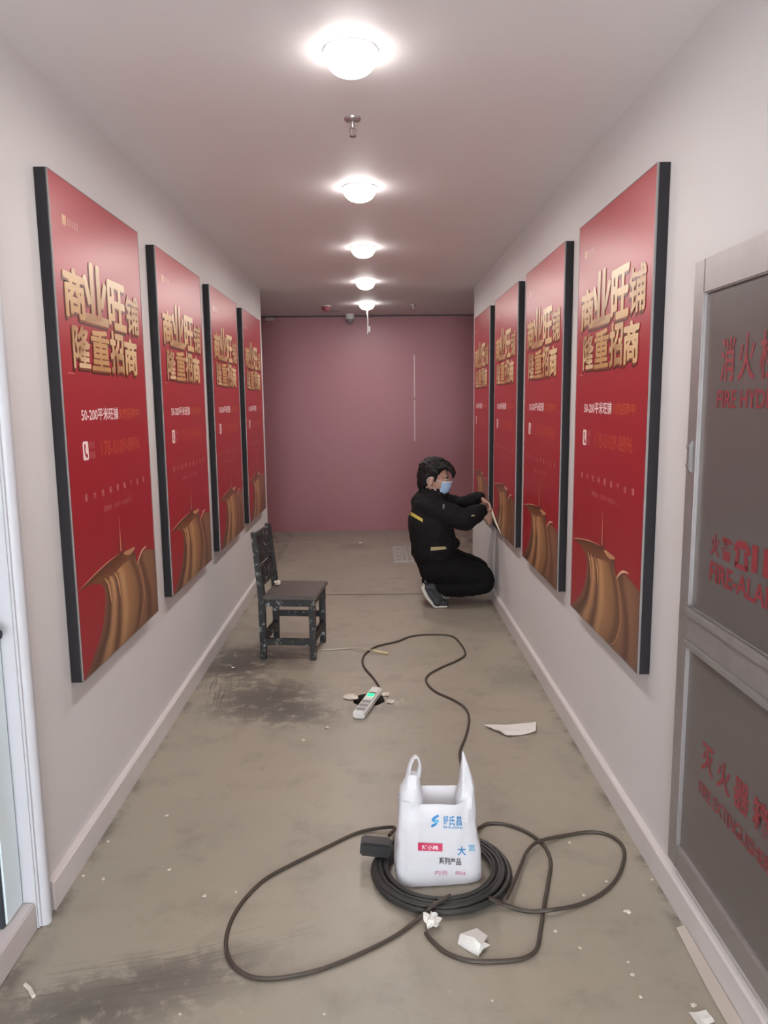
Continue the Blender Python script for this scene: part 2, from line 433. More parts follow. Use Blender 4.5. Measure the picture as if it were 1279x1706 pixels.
# thin pale strip with a small block on the pink wall
a = at(690, 592, 1, YBACK); c_ = at(691, 735, 1, YBACK)
b = MB(); b.box((a.x-.006, YBACK-.004, c_.z), (a.x+.006, YBACK, a.z)); struct('trim_1', b, mat('pale_strip', (.62, .46, .46, 1), .5))
b = MB(); b.box((a.x-.011, YBACK-.007, (a.z+c_.z)/2-.015), (a.x+.011, YBACK, (a.z+c_.z)/2+.015), bev=.002); struct('trim_2', b, M['pink'])

# left glass door with its jamb
def left_door():
    d = bpy.data.objects.new('door_1', None); COL.objects.link(d); d['kind'] = 'structure'; d['_org'] = [XL, DY0, 0]; d.location = (XL, DY0, 0)
    b = MB()
    for y0, y1 in ((1.978, DY1+.012), (DY0-.012, DY0+.06)):
        b.box((XL-.09, y0, 0), (XL+.012, y1, DZ), bev=.006)
    b.tube([(XL+.010, 2.012, .0), (XL+.010, 2.012, DZ)], .020, 14)
    b.tube([(XL+.006, 2.048, .0), (XL+.006, 2.048, DZ)], .010, 10)
    b.box((XL-.09, DY0, DZ-.08), (XL+.012, DY1, DZ), bev=.006)
    b.build('jamb', M['door_jamb'], d)
    b = MB(); b.box((XL-.07, 1.878, .088), (XL-.028, 1.972, 2.03), bev=.004); b.box((XL-.07, DY0+.065, .088), (XL-.028, DY0+.16, 2.03), bev=.004)
    b.box((XL-.07, DY0+.16, 1.95), (XL-.028, 1.878, 2.03)); b.build('stile', M['door_alu'], d)
    b = MB(); b.box((XL-.06, DY0+.16, .088), (XL-.042, 1.868, 1.95)); b.build('glass_pane', M['door_glass'], d)
    b = MB(); b.box((XL-.062, 1.866, .088), (XL-.032, 1.879, 1.95)); b.build('gasket', M['gasket'], d)
    b = MB(); b.box((XL-.10, DY0+.06, 0), (XL+.004, 1.978, .086), bev=.004); b.build('threshold', M['sill'], d)
    b = MB(); b.lathe([(.0, 0), (.019, 0), (.019, .012), (.012, .018), (.012, .03), (.0, .03)], (XL-.028, 1.918, .905), 20, axis=Vector((1, 0, 0))); b.build('door_handle', M['gasket'], d)
left_door()

# ------------------------------------------------------------------ posters
PW, PH, PZ, PD = .85, 1.594, .61, .0398
GOLDS = [(205, 164, 112), (176, 130, 80), (214, 182, 138), (158, 110, 66), (222, 194, 154)]
def lc(c): return (lin(c[0]), lin(c[1]), lin(c[2]))
def sheet_mesh():
    """printed face, local frame: x = away from the wall, y = -u (viewer's left to right), z = v"""
    b = MB(); b.usec = True
    def P(u, v, l): return (PD+.0002*l, u, v)
    def quadgrid(u0, u1, v0, v1, l, c0, c1, n=8):
        vs = []; cs = []; fs = []
        for j in range(n+1):
            t = j/n
            for i in range(2): vs.append(P(u0+(u1-u0)*i, v0+(v1-v0)*t, l)); cs.append(tuple(a+(d-a)*t for a, d in zip(c0, c1)))
        for j in range(n): fs.append((2*j, 2*j+1, 2*j+3, 2*j+2))
        b.add(vs, fs, 0, cs)
    red = lc((163, 36, 46)); red2 = lc((150, 32, 42))
    e = .003
    quadgrid(e, PW-e, e, PH-e, 0, red2, red)
    def text(t, u0, u1, v0, v1, l, col, bold=0.0, sh=0.0, colf=None):
        vs, fs = text_geo(t, bold)
        pv = [P(u0+(u1-u0)*x, v0+(v1-v0)*y+sh*x, l) for x, y in vs]
        b.add(pv, fs, 0, [colf(x, y) for x, y in vs] if colf else [col]*len(pv))
    # headline: two rows of gold block lettering with printed depth
    rows = [('商业旺铺', [(.058, .235), (.215, .445), (.447, .640), (.640, .800)], 1.172, 1.330, [.0, .045, .018, -.005]),
            ('隆重招商', [(.100, .252), (.256, .440), (.444, .592), (.597, .752)], 1.012, 1.158, [.0, .0, .008, -.004])]
    dark = lc((84, 28, 22)); mid = lc((126, 66, 38))
    fat = [(math.cos(PI*k/4), math.sin(PI*k/4)) for k in range(8)]
    def block(ch, u0, u1, v0, v1, l, col=None, colf=None):
        w_, h_ = u1-u0, v1-v0; fk = .017 if ch in '重隆铺' else .030
        for q_, (dx, dy) in enumerate(fat): text(ch, u0+.03*w_+dx*w_*fk, u1-.03*w_+dx*w_*fk, v0+.03*h_+dy*h_*fk, v1-.03*h_+dy*h_*fk, l+.2*q_, col, .004, colf=colf)
    for chars, cells, v0, v1, up in rows:
        for ch, (u0, u1), du in zip(chars, cells, up):
            for k in range(4): block(ch, u0-.0028*(3-k)-.002, u1-.0028*(3-k)-.002, v0-.013+.0032*k, v1+du-.013+.0032*k, 1+1.7*k, dark if k < 2 else mid)
    ci = 0
    for chars, cells, v0, v1, up in rows:
        for ch, (u0, u1), du in zip(chars, cells, up):
            hi = lc(GOLDS[(ci*2) % 5]); lo = lc(GOLDS[(ci*2+1) % 5]); ci += 1
            def cf(x, y, hi=hi, lo=lo, ci=ci):
                t = max(0, min(1, .2+.7*y+.55*noise.noise(Vector((x*2.2+ci*3.1, y*2.2, ci))))); return tuple(a+(d-a)*t for a, d in zip(lo, hi))
            block(ch, u0, u1, v0, v1+du, 7.9, None, cf)
    quadgrid(.052, .102, .995, .998, 1, lc((220, 130, 110)), lc((220, 130, 110)), 1)
    b_white = lc((232, 205, 205))
    text('50-200平米旺铺', .135, .488, .842, .887, 1, b_white, .018)
    text('火热招商中!', .495, .745, .842, .885, 1, lc((190, 84, 48)), .008)
    # telephone pictogram
    def rrect(u0, u1, v0, v1, r, l, col):
        vs = []
        for (cu, cv, a0) in ((u1-r, v1-r, 0), (u0+r, v1-r, 90), (u0+r, v0+r, 180), (u1-r, v0+r, 270)):
            for k in range(5): a = math.radians(a0+22.5*k); vs.append(P(cu+r*math.cos(a), cv+r*math.sin(a), l))
        b.add(vs, [list(range(len(vs)))], 0, [col]*len(vs))
    rrect(.128, .177, .714, .777, .010, 1, lc((238, 215, 212)))
    ph = [(.141, .768), (.152, .768), (.154, .758), (.149, .752), (.151, .742), (.158, .734), (.167, .734), (.169, .724), (.158, .721), (.146, .730), (.140, .748)]
    b.add([P(u, v, 2) for u, v in ph], [list(range(len(ph)))[::-1]], 0, [red]*len(ph))
    text('招商', .184, .234, .750, .776, 1, lc((196, 104, 108)), .0)
    text('热线', .184, .234, .716, .742, 1, lc((196, 104, 108)), .0)
    text('178-0109-8896', .294, .722, .716, .771, 1, lc((186, 72, 48)), .004)
    for i, ch in enumerate('超大空间聚集千金铺'):
        u = .118+.0765*i; text(ch, u, u+.024, .579, .604, 1, lc((212, 130, 132)), .006)
    text('招商地址', .280, .360, .521, .541, 1, lc((196, 104, 106)), .004); text('商业街一层招商中心', .390, .598, .521, .541, 1, lc((186, 92, 96)), .004)
    # small emblem, top left
    quadgrid(.088, .118, 1.452, 1.482, 1, lc((188, 130, 88)), lc((206, 156, 112)), 1)
    for k in range(5): quadgrid(.128+.018*k, .138+.018*k, 1.456, 1.480, 1, lc((178, 104, 88)), lc((178, 104, 88)), 1)
    # light ray and gilded drapery
    b.add([P(.421, .352, 2), P(.433, .352, 2), P(.428, .488, 2), P(.4265, .488, 2)], [(0, 1, 2, 3)], 0, [lc((214, 130, 110))]*4)
    b.add([P(.385, .335, 1), P(.475, .335, 1), P(.431, .43, 1), P(.423, .43, 1)], [(0, 1, 2, 3)], 0, [lc((120, 50, 38))]*2+[red2]*2)
    curves = [
        [(.140, .297), (.215, .275), (.238, .215), (.185, .115), (.085, .045), (.004, .003)],
        [(.165, .303), (.262, .272), (.285, .205), (.245, .105), (.165, .038), (.115, .003)],
        [(.185, .310), (.298, .278), (.325, .205), (.300, .105), (.255, .04), (.225, .003)],
        [(.215, .318), (.345, .284), (.378, .205), (.365, .105), (.335, .04), (.315, .003)],
        [(.262, .328), (.395, .290), (.430, .205), (.430, .105), (.405, .04), (.385, .003)],
        [(.330, .338), (.445, .297), (.490, .205), (.500, .105), (.470, .04), (.440, .003)],
        [(.410, .344), (.492, .298), (.555, .215), (.570, .115), (.525, .04), (.485, .003)],
        [(.575, .334), (.555, .285), (.612, .215), (.632, .125), (.580, .04), (.535, .003)],
        [(.600, .270), (.610, .262), (.650, .200), (.672, .115), (.650, .04), (.630, .003)],
        [(.640, .285), (.650, .262), (.700, .190), (.735, .110), (.730, .04), (.720, .003)],
        [(.690, .303), (.705, .278), (.750, .190), (.785, .110), (.785, .04), (.780, .003)],
        [(.765, .292), (.785, .276), (.812, .200), (.825, .120), (.825, .04), (.822, .003)],
        [(.846, .276), (.8465, .262), (.847, .200), (.847, .120), (.847, .04), (.847, .003)]]
    tone = [(118, 74, 56), (84, 52, 40), (168, 124, 88), (98, 62, 46), (172, 130, 90), (146, 104, 70), (134, 94, 64), (98, 64, 48), (128, 90, 66), (92, 58, 44), (124, 86, 64), (116, 80, 60), (104, 68, 54)]
    fine = [spline([(p[0], p[1], 0) for p in c], 6) for c in curves]
    sub = 5
    for j in range(len(fine)-1):
        A, B = fine[j], fine[j+1]; n = len(A); vs = []; cs = []; fs = []
        c0, c1 = lc(tone[j]), lc(tone[j+1])
        for i in range(n):
            s_ = i/(n-1); br = 1.28-.62*abs(s_-.30)-(.25 if s_ < .08 else 0)
            for k in range(sub+1):
                t = k/sub; p = A[i].lerp(B[i], t); tt = t*t*(3-2*t)
                vs.append(P(p.x, p.y, 2)); cs.append(tuple((a+(d-a)*tt)*br for a, d in zip(c0, c1)))
        for i in range(n-1):
            for k in range(sub): o = i*(sub+1)+k; fs.append((o, o+sub+1, o+sub+2, o+1))
        b.add(vs, fs, 0, cs)
    def line(pts, w, col, l=3):
        q = spline([(u, v, 0) for u, v in pts], 8); vs = []; n = len(q)
        for i, p in enumerate(q):
            t = (q[min(i+1, n-1)]-q[max(i-1, 0)]).normalized(); nn = Vector((-t.y, t.x, 0)); ww = w*math.sin(PI*(.08+.84*i/(n-1)))
            vs += [P(p.x+nn.x*ww, p.y+nn.y*ww, l), P(p.x-nn.x*ww, p.y-nn.y*ww, l)]
        b.add(vs, [(2*i, 2*i+1, 2*i+3, 2*i+2) for i in range(n-1)], 0, [lc(col)]*len(vs))
    # the underside that turns up along the ridge
    ud = [(.018, .303), (.10, .316), (.20, .330), (.30, .340), (.40, .345), (.47, .343), (.585, .334), (.535, .318), (.498, .300), (.445, .299), (.395, .292), (.345, .286), (.298, .280), (.262, .272), (.215, .276), (.14, .297)]
    b.add([P(u, v, 2.6) for u, v in ud], [list(range(len(ud)))[::-1]], 0, [lc((88, 46, 33)) if i < 7 else lc((122, 76, 50)) for i in range(len(ud))])
    line([(.018, .304), (.10, .317), (.20, .331), (.30, .341), (.40, .346)], .0030, (196, 128, 100))
    line([(.735, .312), (.675, .306), (.625, .280), (.605, .262)], .0045, (222, 180, 150))
    line([(.625, .26), (.655, .20), (.668, .12), (.62, .04), (.56, .003)], .0025, (196, 140, 96))
    line([(.455, .338), (.52, .330), (.585, .334)], .010, (190, 138, 100))
    for dx in (0, .045, .095): line([(.245+dx, .290), (.275+dx, .262), (.29+dx, .225), (.295+dx, .19)], .006, (206, 156, 108))
    return b
SH = sheet_mesh()
def make_poster(first_label):
    r = thing('poster_lightbox', first_label, 'poster', (0, 0, 0))
    b = MB(); w, h = PW, PH
    # a shallow box with an open front lip
    b.box((0.001, 0, 0), (PD-.003, w, h)); b.build('frame', M['frame'], r, smooth=False)
    b = MB(); t = .003
    for (a, c) in (((PD-.006, 0, 0), (PD+.0012, t, h)), ((PD-.006, w-t, 0), (PD+.0012, w, h)), ((PD-.006, 0, 0), (PD+.0012, w, t)), ((PD-.006, 0, h-t), (PD+.0012, w, h))): b.box(a, c)
    b.build('edge_trim', M['edge'], r, smooth=False)
    SH.build('printed_sheet', M['print'], r, smooth=False)
    return r
def dup(root):
    c = root.copy(); COL.objects.link(c)
    for ch in list(root.children):
        k = ch.copy(); COL.objects.link(k); k.parent = c
    return c
NTH = ['nearest', 'second', 'third', 'farthest']
LL = ['red real-estate poster in charcoal frame on left wall, nearest the glass door',
      'red real-estate poster in charcoal frame on left wall, second from the glass door',
      'red real-estate poster in charcoal frame on left wall, third from the door, behind the chair',
      'red real-estate poster in charcoal frame on left wall, last one before the pink wall']
LR = ['red real-estate poster in charcoal frame on right wall, beside the steel fire cabinet',
      'red real-estate poster in charcoal frame on right wall, second from the steel fire cabinet',
      'red real-estate poster with peeling lower corner that the crouching worker is holding',
      'red real-estate poster on right wall behind the worker, last before the pink wall']
p0 = make_poster(LL[0]); posters = []
for side in (0, 1):
    for i in range(4):
        o = p0 if (side == 0 and i == 0) else dup(p0)
        y = 2.336+1.09*i
        if side == 0:
            # local +y is the viewer's right: on the left wall the viewer faces -x, so right is +y
            o.location = (XL, y, PZ); o.rotation_euler = (0, 0, 0)
        else:
            o.location = (XR, y+PW, PZ); o.rotation_euler = (0, 0, PI)
        tag(o, (LL if side == 0 else LR)[i], 'poster', 'red posters on the left wall' if side == 0 else 'red posters on the right wall')
        posters.append(o)
# poster three on the right: its lower far corner has come loose
def peel(root):
    b = MB(); b.usec = False
    x = PD+.003
    b.add([(x, .004, .003), (x, .36, .003), (x, .18, .040), (x, .03, .085), (x, .004, .10)], [(0, 1, 2, 3, 4)], 0)
    top = spline([(x, .004, .10), (x, .03, .085), (x, .18, .040), (x, .36, .003)], 8); n = len(top); vs = []
    for i, p in enumerate(top):
        for k in range(5):
            a = PI*.9*k/4; rr = .014*math.sin(PI*(.1+.8*i/(n-1)))
            vs.append((p.x+rr*math.sin(a), p.y+.2*rr*(1-math.cos(a)), p.z+rr*(1-math.cos(a))))
    fs = [(i*5+k, i*5+k+1, i*5+k+6, i*5+k+5) for i in range(n-1) for k in range(4)]
    b.add(vs, fs, 1)
    o = bpy.data.objects.new('peeled_corner', b.mesh('peeled_corner', [M['frame'], M['paper_tan']])); COL.objects.link(o); o.parent = root
    o['label'] = 'loosened lower corner curling away from the frame'
peel(posters[6])

# ------------------------------------------------------------------ fire cabinet on the right wall
def cabinet():
    Y1, Y0, Z0, Z1 = 2.076, 1.368, .133, 1.868
    r = thing('fire_hydrant_cabinet', 'steel framed grey fire hydrant cabinet with red lettering on right wall', 'fire cabinet', (XR, (Y0+Y1)/2, Z0))
    X = XR; d1 = X-.022; d2 = X-.017
    fw = .062
    b = MB()
    for (a, c) in (((X-.001, Y1-fw, Z0), (d1, Y1, Z1)), ((X-.001, Y0, Z0), (d1, Y0+fw, Z1)), ((X-.001, Y0+fw, Z1-.09), (d1, Y1-fw, Z1)), ((X-.001, Y0+fw, Z0), (d1, Y1-fw, Z0+.074))): b.box(a, c, bev=.003)
    b.build('frame', M['steel'], r)
    b = MB(); b.box((X-.001, Y0+fw, .816), (d1-.004, Y1-fw, .930), bev=.006); b.box((d1-.002, Y0+fw, .905), (d1-.012, Y1-fw, .931), bev=.004); b.box((d1-.002, Y0+fw, .815), (d1-.010, Y1-fw, .838), bev=.004)
    b.build('middle_rail', M['steel_dull'], r)
    xt = X-.0115
    def lettering(par, items):
        for (t, ya, yb, z0, z1, bold) in items:
            b = MB(); vs, fs = text_geo(t, bold)
            b.add([(xt-.0012, ya+(yb-ya)*u, z0+(z1-z0)*v) for u, v in vs], fs)
            b.build('lettering', M['red_text'], par, smooth=False)
    for nm, z0, z1, items in (('upper_door', .931, Z1-.09, [('消', 1.915, 1.842, 1.545, 1.655, .012), ('火', 1.823, 1.742, 1.545, 1.655, .012), ('栓', 1.722, 1.640, 1.545, 1.655, .012),
                                 ('FIRE HYDRANT', 1.925, 1.530, 1.480, 1.524, .02),
                                 ('火', 1.915, 1.868, 1.098, 1.158, .02), ('警', 1.855, 1.800, 1.098, 1.158, .02), ('1', 1.702, 1.676, 1.100, 1.165, .035), ('1', 1.650, 1.624, 1.100, 1.165, .035), ('9', 1.600, 1.545, 1.100, 1.165, .035),
                                 ('FIRE-ALARM', 1.915, 1.540, 1.030, 1.082, .02)]),
                                ('lower_door', Z0+.074, .816, [('灭', 1.905, 1.832, .505, .585, .02), ('火', 1.812, 1.740, .505, .585, .02), ('器', 1.722, 1.645, .505, .585, .02), ('箱', 1.628, 1.552, .505, .585, .02),
                                 ('FIRE EXTINGUISHER', 1.910, 1.540, .430, .470, .01)])):
        b = MB(); b.box((X-.001, Y0+fw, z0), (xt, Y1-fw, z1)); p = b.build(nm, M['glass_panel'], r, smooth=False)
        p['_org'] = r['_org']
        lettering(p, items)
        if nm == 'upper_door':
            # telephone pictogram beside the number
            b = MB(); cy, cz = 1.750, 1.128; x = xt-.0012
            def poly(pts): b.add([(x, cy-u, cz+v) for u, v in pts], [list(range(len(pts)))])
            poly([(-.040, .006), (-.036, .024), (-.018, .036), (.018, .036), (.036, .024), (.040, .006), (.024, .006), (.020, .016), (-.020, .016), (-.024, .006)])
            poly([(-.022, .010), (-.010, .010), (-.016, -.020), (-.032, -.034), (-.032, -.014)]); poly([(.022, .010), (.010, .010), (.016, -.020), (.032, -.034), (.032, -.014)])
            poly([(-.030, -.034), (.030, -.034), (.030, -.022), (-.030, -.022)])
            k = b.build('telephone_symbol', M['red_text'], p, smooth=False)
    b = MB(); b.box((d1+.001, 2.030, 1.302), (d1-.006, 2.062, 1.392), bev=.003); b.box((d1-.005, 2.032, 1.310), (d1-.010, 2.040, 1.385), mi=1, bev=.002)
    for z in (1.322, 1.373): b.lathe([(.0, 0), (.006, 0), (.005, .004), (.0, .005)], (d1-.006, 2.052, z), 12, axis=Vector((-1, 0, 0)))
    b.build('latch', [M['steel_dull'], M['edge']], r)
    for z in (1.60, .50):
        b = MB(); b.tube([(d1-.002, Y0+.006, z), (d1-.002, Y0+.006, z+.09)], .006, 10); b.build('hinge', M['steel_dull'], r)
cabinet()

# ------------------------------------------------------------------ ceiling fittings
LAMPL = ['round white ceiling light, largest and nearest, in front of the ceiling sprinkler', 'round white ceiling light just beyond the nearer ceiling sprinkler', 'round white ceiling light, third along the corridor, middle of the five',
         'round white ceiling light, fourth along the corridor, smaller than the middle one', 'farthest round ceiling light with a white wire hanging below it']
def make_lamp():
    r = thing('ceiling_light', LAMPL[0], 'ceiling light')
    b = MB(); b.lathe([(0, 0), (.080, 0), (.080, -.006), (.0, -.006)][::-1], (0, 0, 0), 40); b.build('rim', M['lamp_ring'], r)
    b = MB(); R0 = .078; prof = [(R0*math.cos(PI/2*k/8)**.8, -.006-.060*math.sin(PI/2*k/8)) for k in range(8)]+[(.002, -.066)]
    b.lathe(prof[::-1], (0, 0, 0), 32); b.build('diffuser', M['lamp'], r)
    ld = bpy.data.lights.new('lamp_glow', 'AREA'); ld.shape = 'DISK'; ld.size = .13; ld.energy = 5.6; ld.color = (1, .955, .91)
    lo = bpy.data.objects.new('lamp_glow', ld); COL.objects.link(lo); lo.location = (0, 0, -.069); lo.parent = r
    return r
lamp0 = make_lamp(); lamps = []
for i in range(5):
    o = lamp0 if i == 0 else dup(lamp0)
    o.location = (-.0568-.0031*i, 2.3126+1.3586*i, H); tag(o, LAMPL[i], 'ceiling light', 'ceiling lights down the corridor'); lamps.append(o)
L5 = lamps[4].location
b = MB(); z1 = at(613, 557, 1, L5.y).z
b.tube(spline([(L5.x+.004, L5.y-.055, H-.04), (L5.x+.008, L5.y-.06, H-.16), (L5.x+.006, L5.y-.06, z1)], 10), .0055, 8)
b.box((L5.x+.014, L5.y-.067, z1+.02), (L5.x+.032, L5.y-.053, z1+.075), bev=.003); b.box((L5.x+.004, L5.y-.064, z1+.04), (L5.x+.02, L5.y-.056, z1+.05))
tag(b.build('hanging_wire', mat('white_wire', (.85, .83, .82, 1), .4, var=.02)), 'short white wire with a small plug hanging below the farthest ceiling light', 'wire')
def sprinkler(p, label):
    r = thing('fire_sprinkler', label, 'sprinkler', p, 'ceiling sprinklers')
    b = MB(); b.lathe([(0, 0), (.030, 0), (.029, -.006), (.022, -.012), (.012, -.013), (0, -.013)][::-1], p, 28); b.build('escutcheon', M['chrome'], r)
    b = MB(); x, y, z = p
    b.lathe([(0, -.01), (.0075, -.01), (.0075, -.030), (.005, -.034), (0, -.034)][::-1], p, 16)
    for s in (-1, 1): b.tube([(x+s*.006, y, z-.028), (x+s*.012, y, z-.042), (x+s*.004, y, z-.058)], .0022, 8)
    b.tube([(x, y, z-.032), (x, y, z-.056)], .0022, 8); b.build('sprinkler_body', M['chrome'], r)
    b = MB(); b.lathe([(0, -.058), (.012, -.058), (.013, -.060), (.012, -.062), (0, -.062)][::-1], p, 20); b.build('deflector', M['chrome'], r)
q = at(587, 197, 2, H); sprinkler((q.x, q.y, H), 'brushed metal ceiling sprinkler between the two nearest ceiling lights')
q = at(688, 508, 2, H); sprinkler((q.x, q.y, H), 'small metal ceiling sprinkler near the pink wall, right of the lights')
q = at(543, 509, 2, H); r = thing('fire_detector', 'dull red round fire detector on ceiling near the pink wall', 'detector', (q.x, q.y, H))
b = MB(); b.lathe([(0, 0), (.052, 0), (.052, -.012), (0, -.012)][::-1], q, 28); b.build('base', M['white_plastic'], r)
b = MB(); b.lathe([(0, -.010), (.048, -.012), (.046, -.034), (.030, -.056), (.0, -.060)][::-1], q, 28); b.build('housing', M['red_plastic'], r)
q = at(583, 528, 1, YBACK-.14); r = thing('security_camera', 'white dome security camera with dark lens under the ceiling before pink wall', 'camera', (q.x, q.y, H))
b = MB(); b.lathe([(0, 0), (.052, 0), (.050, -.045), (.044, -.058), (0, -.058)][::-1], (q.x, q.y, H), 28); b.build('housing', M['white_plastic'], r)
b = MB(); b.ell((q.x, q.y, H-.062), (.040, .040, .044)); b.build('lens_dome', M['grey_plastic'], r)
q = at(450, 532, 1, YBACK); b = MB(); b.box((q.x-.055, YBACK-.03, q.z-.018), (q.x+.05, YBACK, q.z+.020), bev=.008)
tag(b.build('wall_sensor', mat('sensor_plastic', (.46, .36, .36, 1), .5)), 'small pale sensor box at the top left of the pink wall', 'sensor')
q = at(497, 519, 2, H); q2 = at(560, 517, 2, H)
b = MB(); q = at(566, 517, 2, H); b.box((q.x-.16, q.y-.035, H-.006), (q.x+.02, q.y+.035, H), bev=.002)
tag(b.build('ceiling_cover_plate', M['grey_plastic']), 'thin grey cover plate on ceiling beside the red fire detector', 'cover plate')

# ------------------------------------------------------------------ chair
def chair():
    r = thing('wooden_chair', 'small black wooden chair with chipped paint standing by left wall', 'chair', (-.515, 4.435, 0))
    r.rotation_euler = (0, 0, math.radians(-6)); r['_org'] = [0, 0, 0]
    w, d = .150, .165; t = .019
    m = M['chair']
    def leg(x, y, top, lean=0):
        b = MB(); vs = []
        secs = [(0, x, t*.86), (.30, x, t), (.39, x, t)]
        if top > .5: secs += [(top, x-lean, t*.8)]
        for (z, xx, s) in secs: vs += [(xx-s, y-s, z), (xx+s, y-s, z), (xx+s, y+s, z), (xx-s, y+s, z)]
        fs = [(3, 2, 1, 0), tuple(range(len(vs)-4, len(vs)))]
        for i in range(len(secs)-1):
            for k in range(4): fs.append((i*4+k, i*4+(k+1) % 4, i*4+4+(k+1) % 4, i*4+4+k))
        b.add(vs, fs); b.build('leg', m, r, smooth=False)
    leg(w, -d, .37); leg(w, d, .37); leg(-w, -d, .765, .035); leg(-w, d, .765, .035)
    b = MB(); b.box((-w+.012, -d-.030, .370), (w+.034, d+.030, .393), bev=.006); b.build('seat', M['seat'], r)
    b = MB()
    for s in (-1, 1): b.box((-w, s*d-.011, .325), (w, s*d+.011, .369), bev=.002)
    for s in (-1, 1): b.box((s*w-.011, -d, .325), (s*w+.011, d, .369), bev=.002)
    b.build('apron', m, r)
    for (a, c) in (((-w, -d-.012, .088), (w, -d+.012, .128)), ((-w, d-.012, .170), (w, d+.012, .208)), ((w-.012, -d, .095), (w+.012, d, .150)), ((-w-.012, -d, .095), (-w+.012, d, .150))):
        b = MB(); b.box(a, c, bev=.003); b.build('stretcher', m, r)
    b = MB()
    for z0, z1 in ((.575, .755), (.44, .555)):
        o0 = -.035*(z0-.39)/.375; o1 = -.035*(z1-.39)/.375
        vs = []
        for (z, o) in ((z0, o0), (z1, o1)): vs += [(-w+o-.010, -d, z), (-w+o+.010, -d, z), (-w+o+.010, d, z), (-w+o-.010, d, z)]
        b.add(vs, [(3, 2, 1, 0), (4, 5, 6, 7)]+[(k, (k+1) % 4, 4+(k+1) % 4, 4+k) for k in range(4)])
    b.build('backrest', m, r, smooth=False)
    return r
chair()
def crumple(name, c, r, label, cat, mat_, seed, flat=.6, group=None):
    b = MB(); b.ell((0, 0, 0), 1.0, n=14); rr = random.Random(seed); off = Vector((rr.uniform(0, 9), rr.uniform(0, 9), rr.uniform(0, 9)))
    zs = []
    for i, v in enumerate(b.v):
        k = 1+.75*noise.noise(v*1.9+off)+.4*noise.noise(v*4.5+off); b.v[i] = Vector((v.x*k*r, v.y*k*r, v.z*k*r*flat))
    z0 = min(v.z for v in b.v)
    b.v = [Vector((v.x+c[0], v.y+c[1], v.z-z0+c[2])) for v in b.v]
    o = b.build(name, mat_, None, smooth=False, origin=c); return tag(o, label, cat, group)
q = at(463, 973, 2, .40)
crumple('paper_wad', (q.x, q.y, .393), .020, 'small cream paper wad lying on the seat of the black chair', 'paper', M['paper_tan'], 3)

# ------------------------------------------------------------------ power strip with its cord, loose wire
def power_strip():
    A = fl(597, 1199); B = fl(628, 1156); d = (B-A); L = d.length; d.normalize(); n = Vector((-d.y, d.x, 0)); wd, ht = .029, .040
    r = thing('power_strip', 'white power strip with green light lying across the floor hole', 'power strip', ((A+B)/2)); org = Vector(r['_org'])
    def T(u, v, z): return A+d*u+n*v+Vector((0, 0, z))
    M4 = Matrix((((d.x, n.x, 0, A.x)), ((d.y, n.y, 0, A.y)), (0, 0, 1, 0), (0, 0, 0, 1)))
    b = MB(); b.box((0, -wd, .002), (L, wd, ht), bev=.007, M4=M4); b.build('body', M['white_plastic'], r)
    for i in range(3):
        b = MB(); u0 = .020+.047*i; b.box((u0, -wd*.72, ht-.001), (u0+.034, wd*.72, ht+.0012), bev=.001, M4=M4)
        s_ = b.build('socket', M['grey_plastic'], r)
    b = MB(); b.box((L*.60, -wd*.55, ht-.002), (L*.60+.030, wd*.55, ht+.005), bev=.002, M4=M4); b.build('switch_light', M['green_led'], r)
    b = MB(); b.box((L*.60+.034, -wd*.62, ht-.001), (L*.60+.052, wd*.62, ht+.0015), bev=.001, M4=M4); b.build('switch_surround', M['black_plastic'], r)
    zc = .006
    pts = [T(L-.005, 0, .02), T(L+.04, 0, .010)]+[fl(x, y, zc) for x, y in ((632, 1145), (622, 1130), (607, 1112), (604, 1098), (612, 1086), (630, 1076), (660, 1069), (685, 1060), (715, 1057), (750, 1059), (765, 1070), (775, 1089), (762, 1100), (735, 1112), (714, 1124), (710, 1136), (725, 1152), (755, 1166), (775, 1180), (781, 1198), (776, 1225), (766, 1252), (768, 1275), (772, 1300), (770, 1335), (764, 1368))]
    b = MB(); b.tube(spline(pts, 8), .0058, 8); b.build('cord', M['cable_brown'], r)
power_strip()
b = MB(); pts = [fl(x, y, z) for x, y, z in ((535, 1083, .005), (555, 1082, .005), (580, 1080, .008), (600, 1080, .018), (622, 1084, .018))]
b.tube(spline(pts, 8), .0045, 8); e0 = fl(620, 1083, .018); e1 = fl(646, 1089, .007)
b.tube([e0, e1], .006, 8, mi=1)
tag(b.build('loose_wire', [M['pale_cable'], mat('bare_yellow_end', (.55, .48, .22, 1), .5)]), 'thin pale wire with yellow end on floor beside the black chair', 'wire')

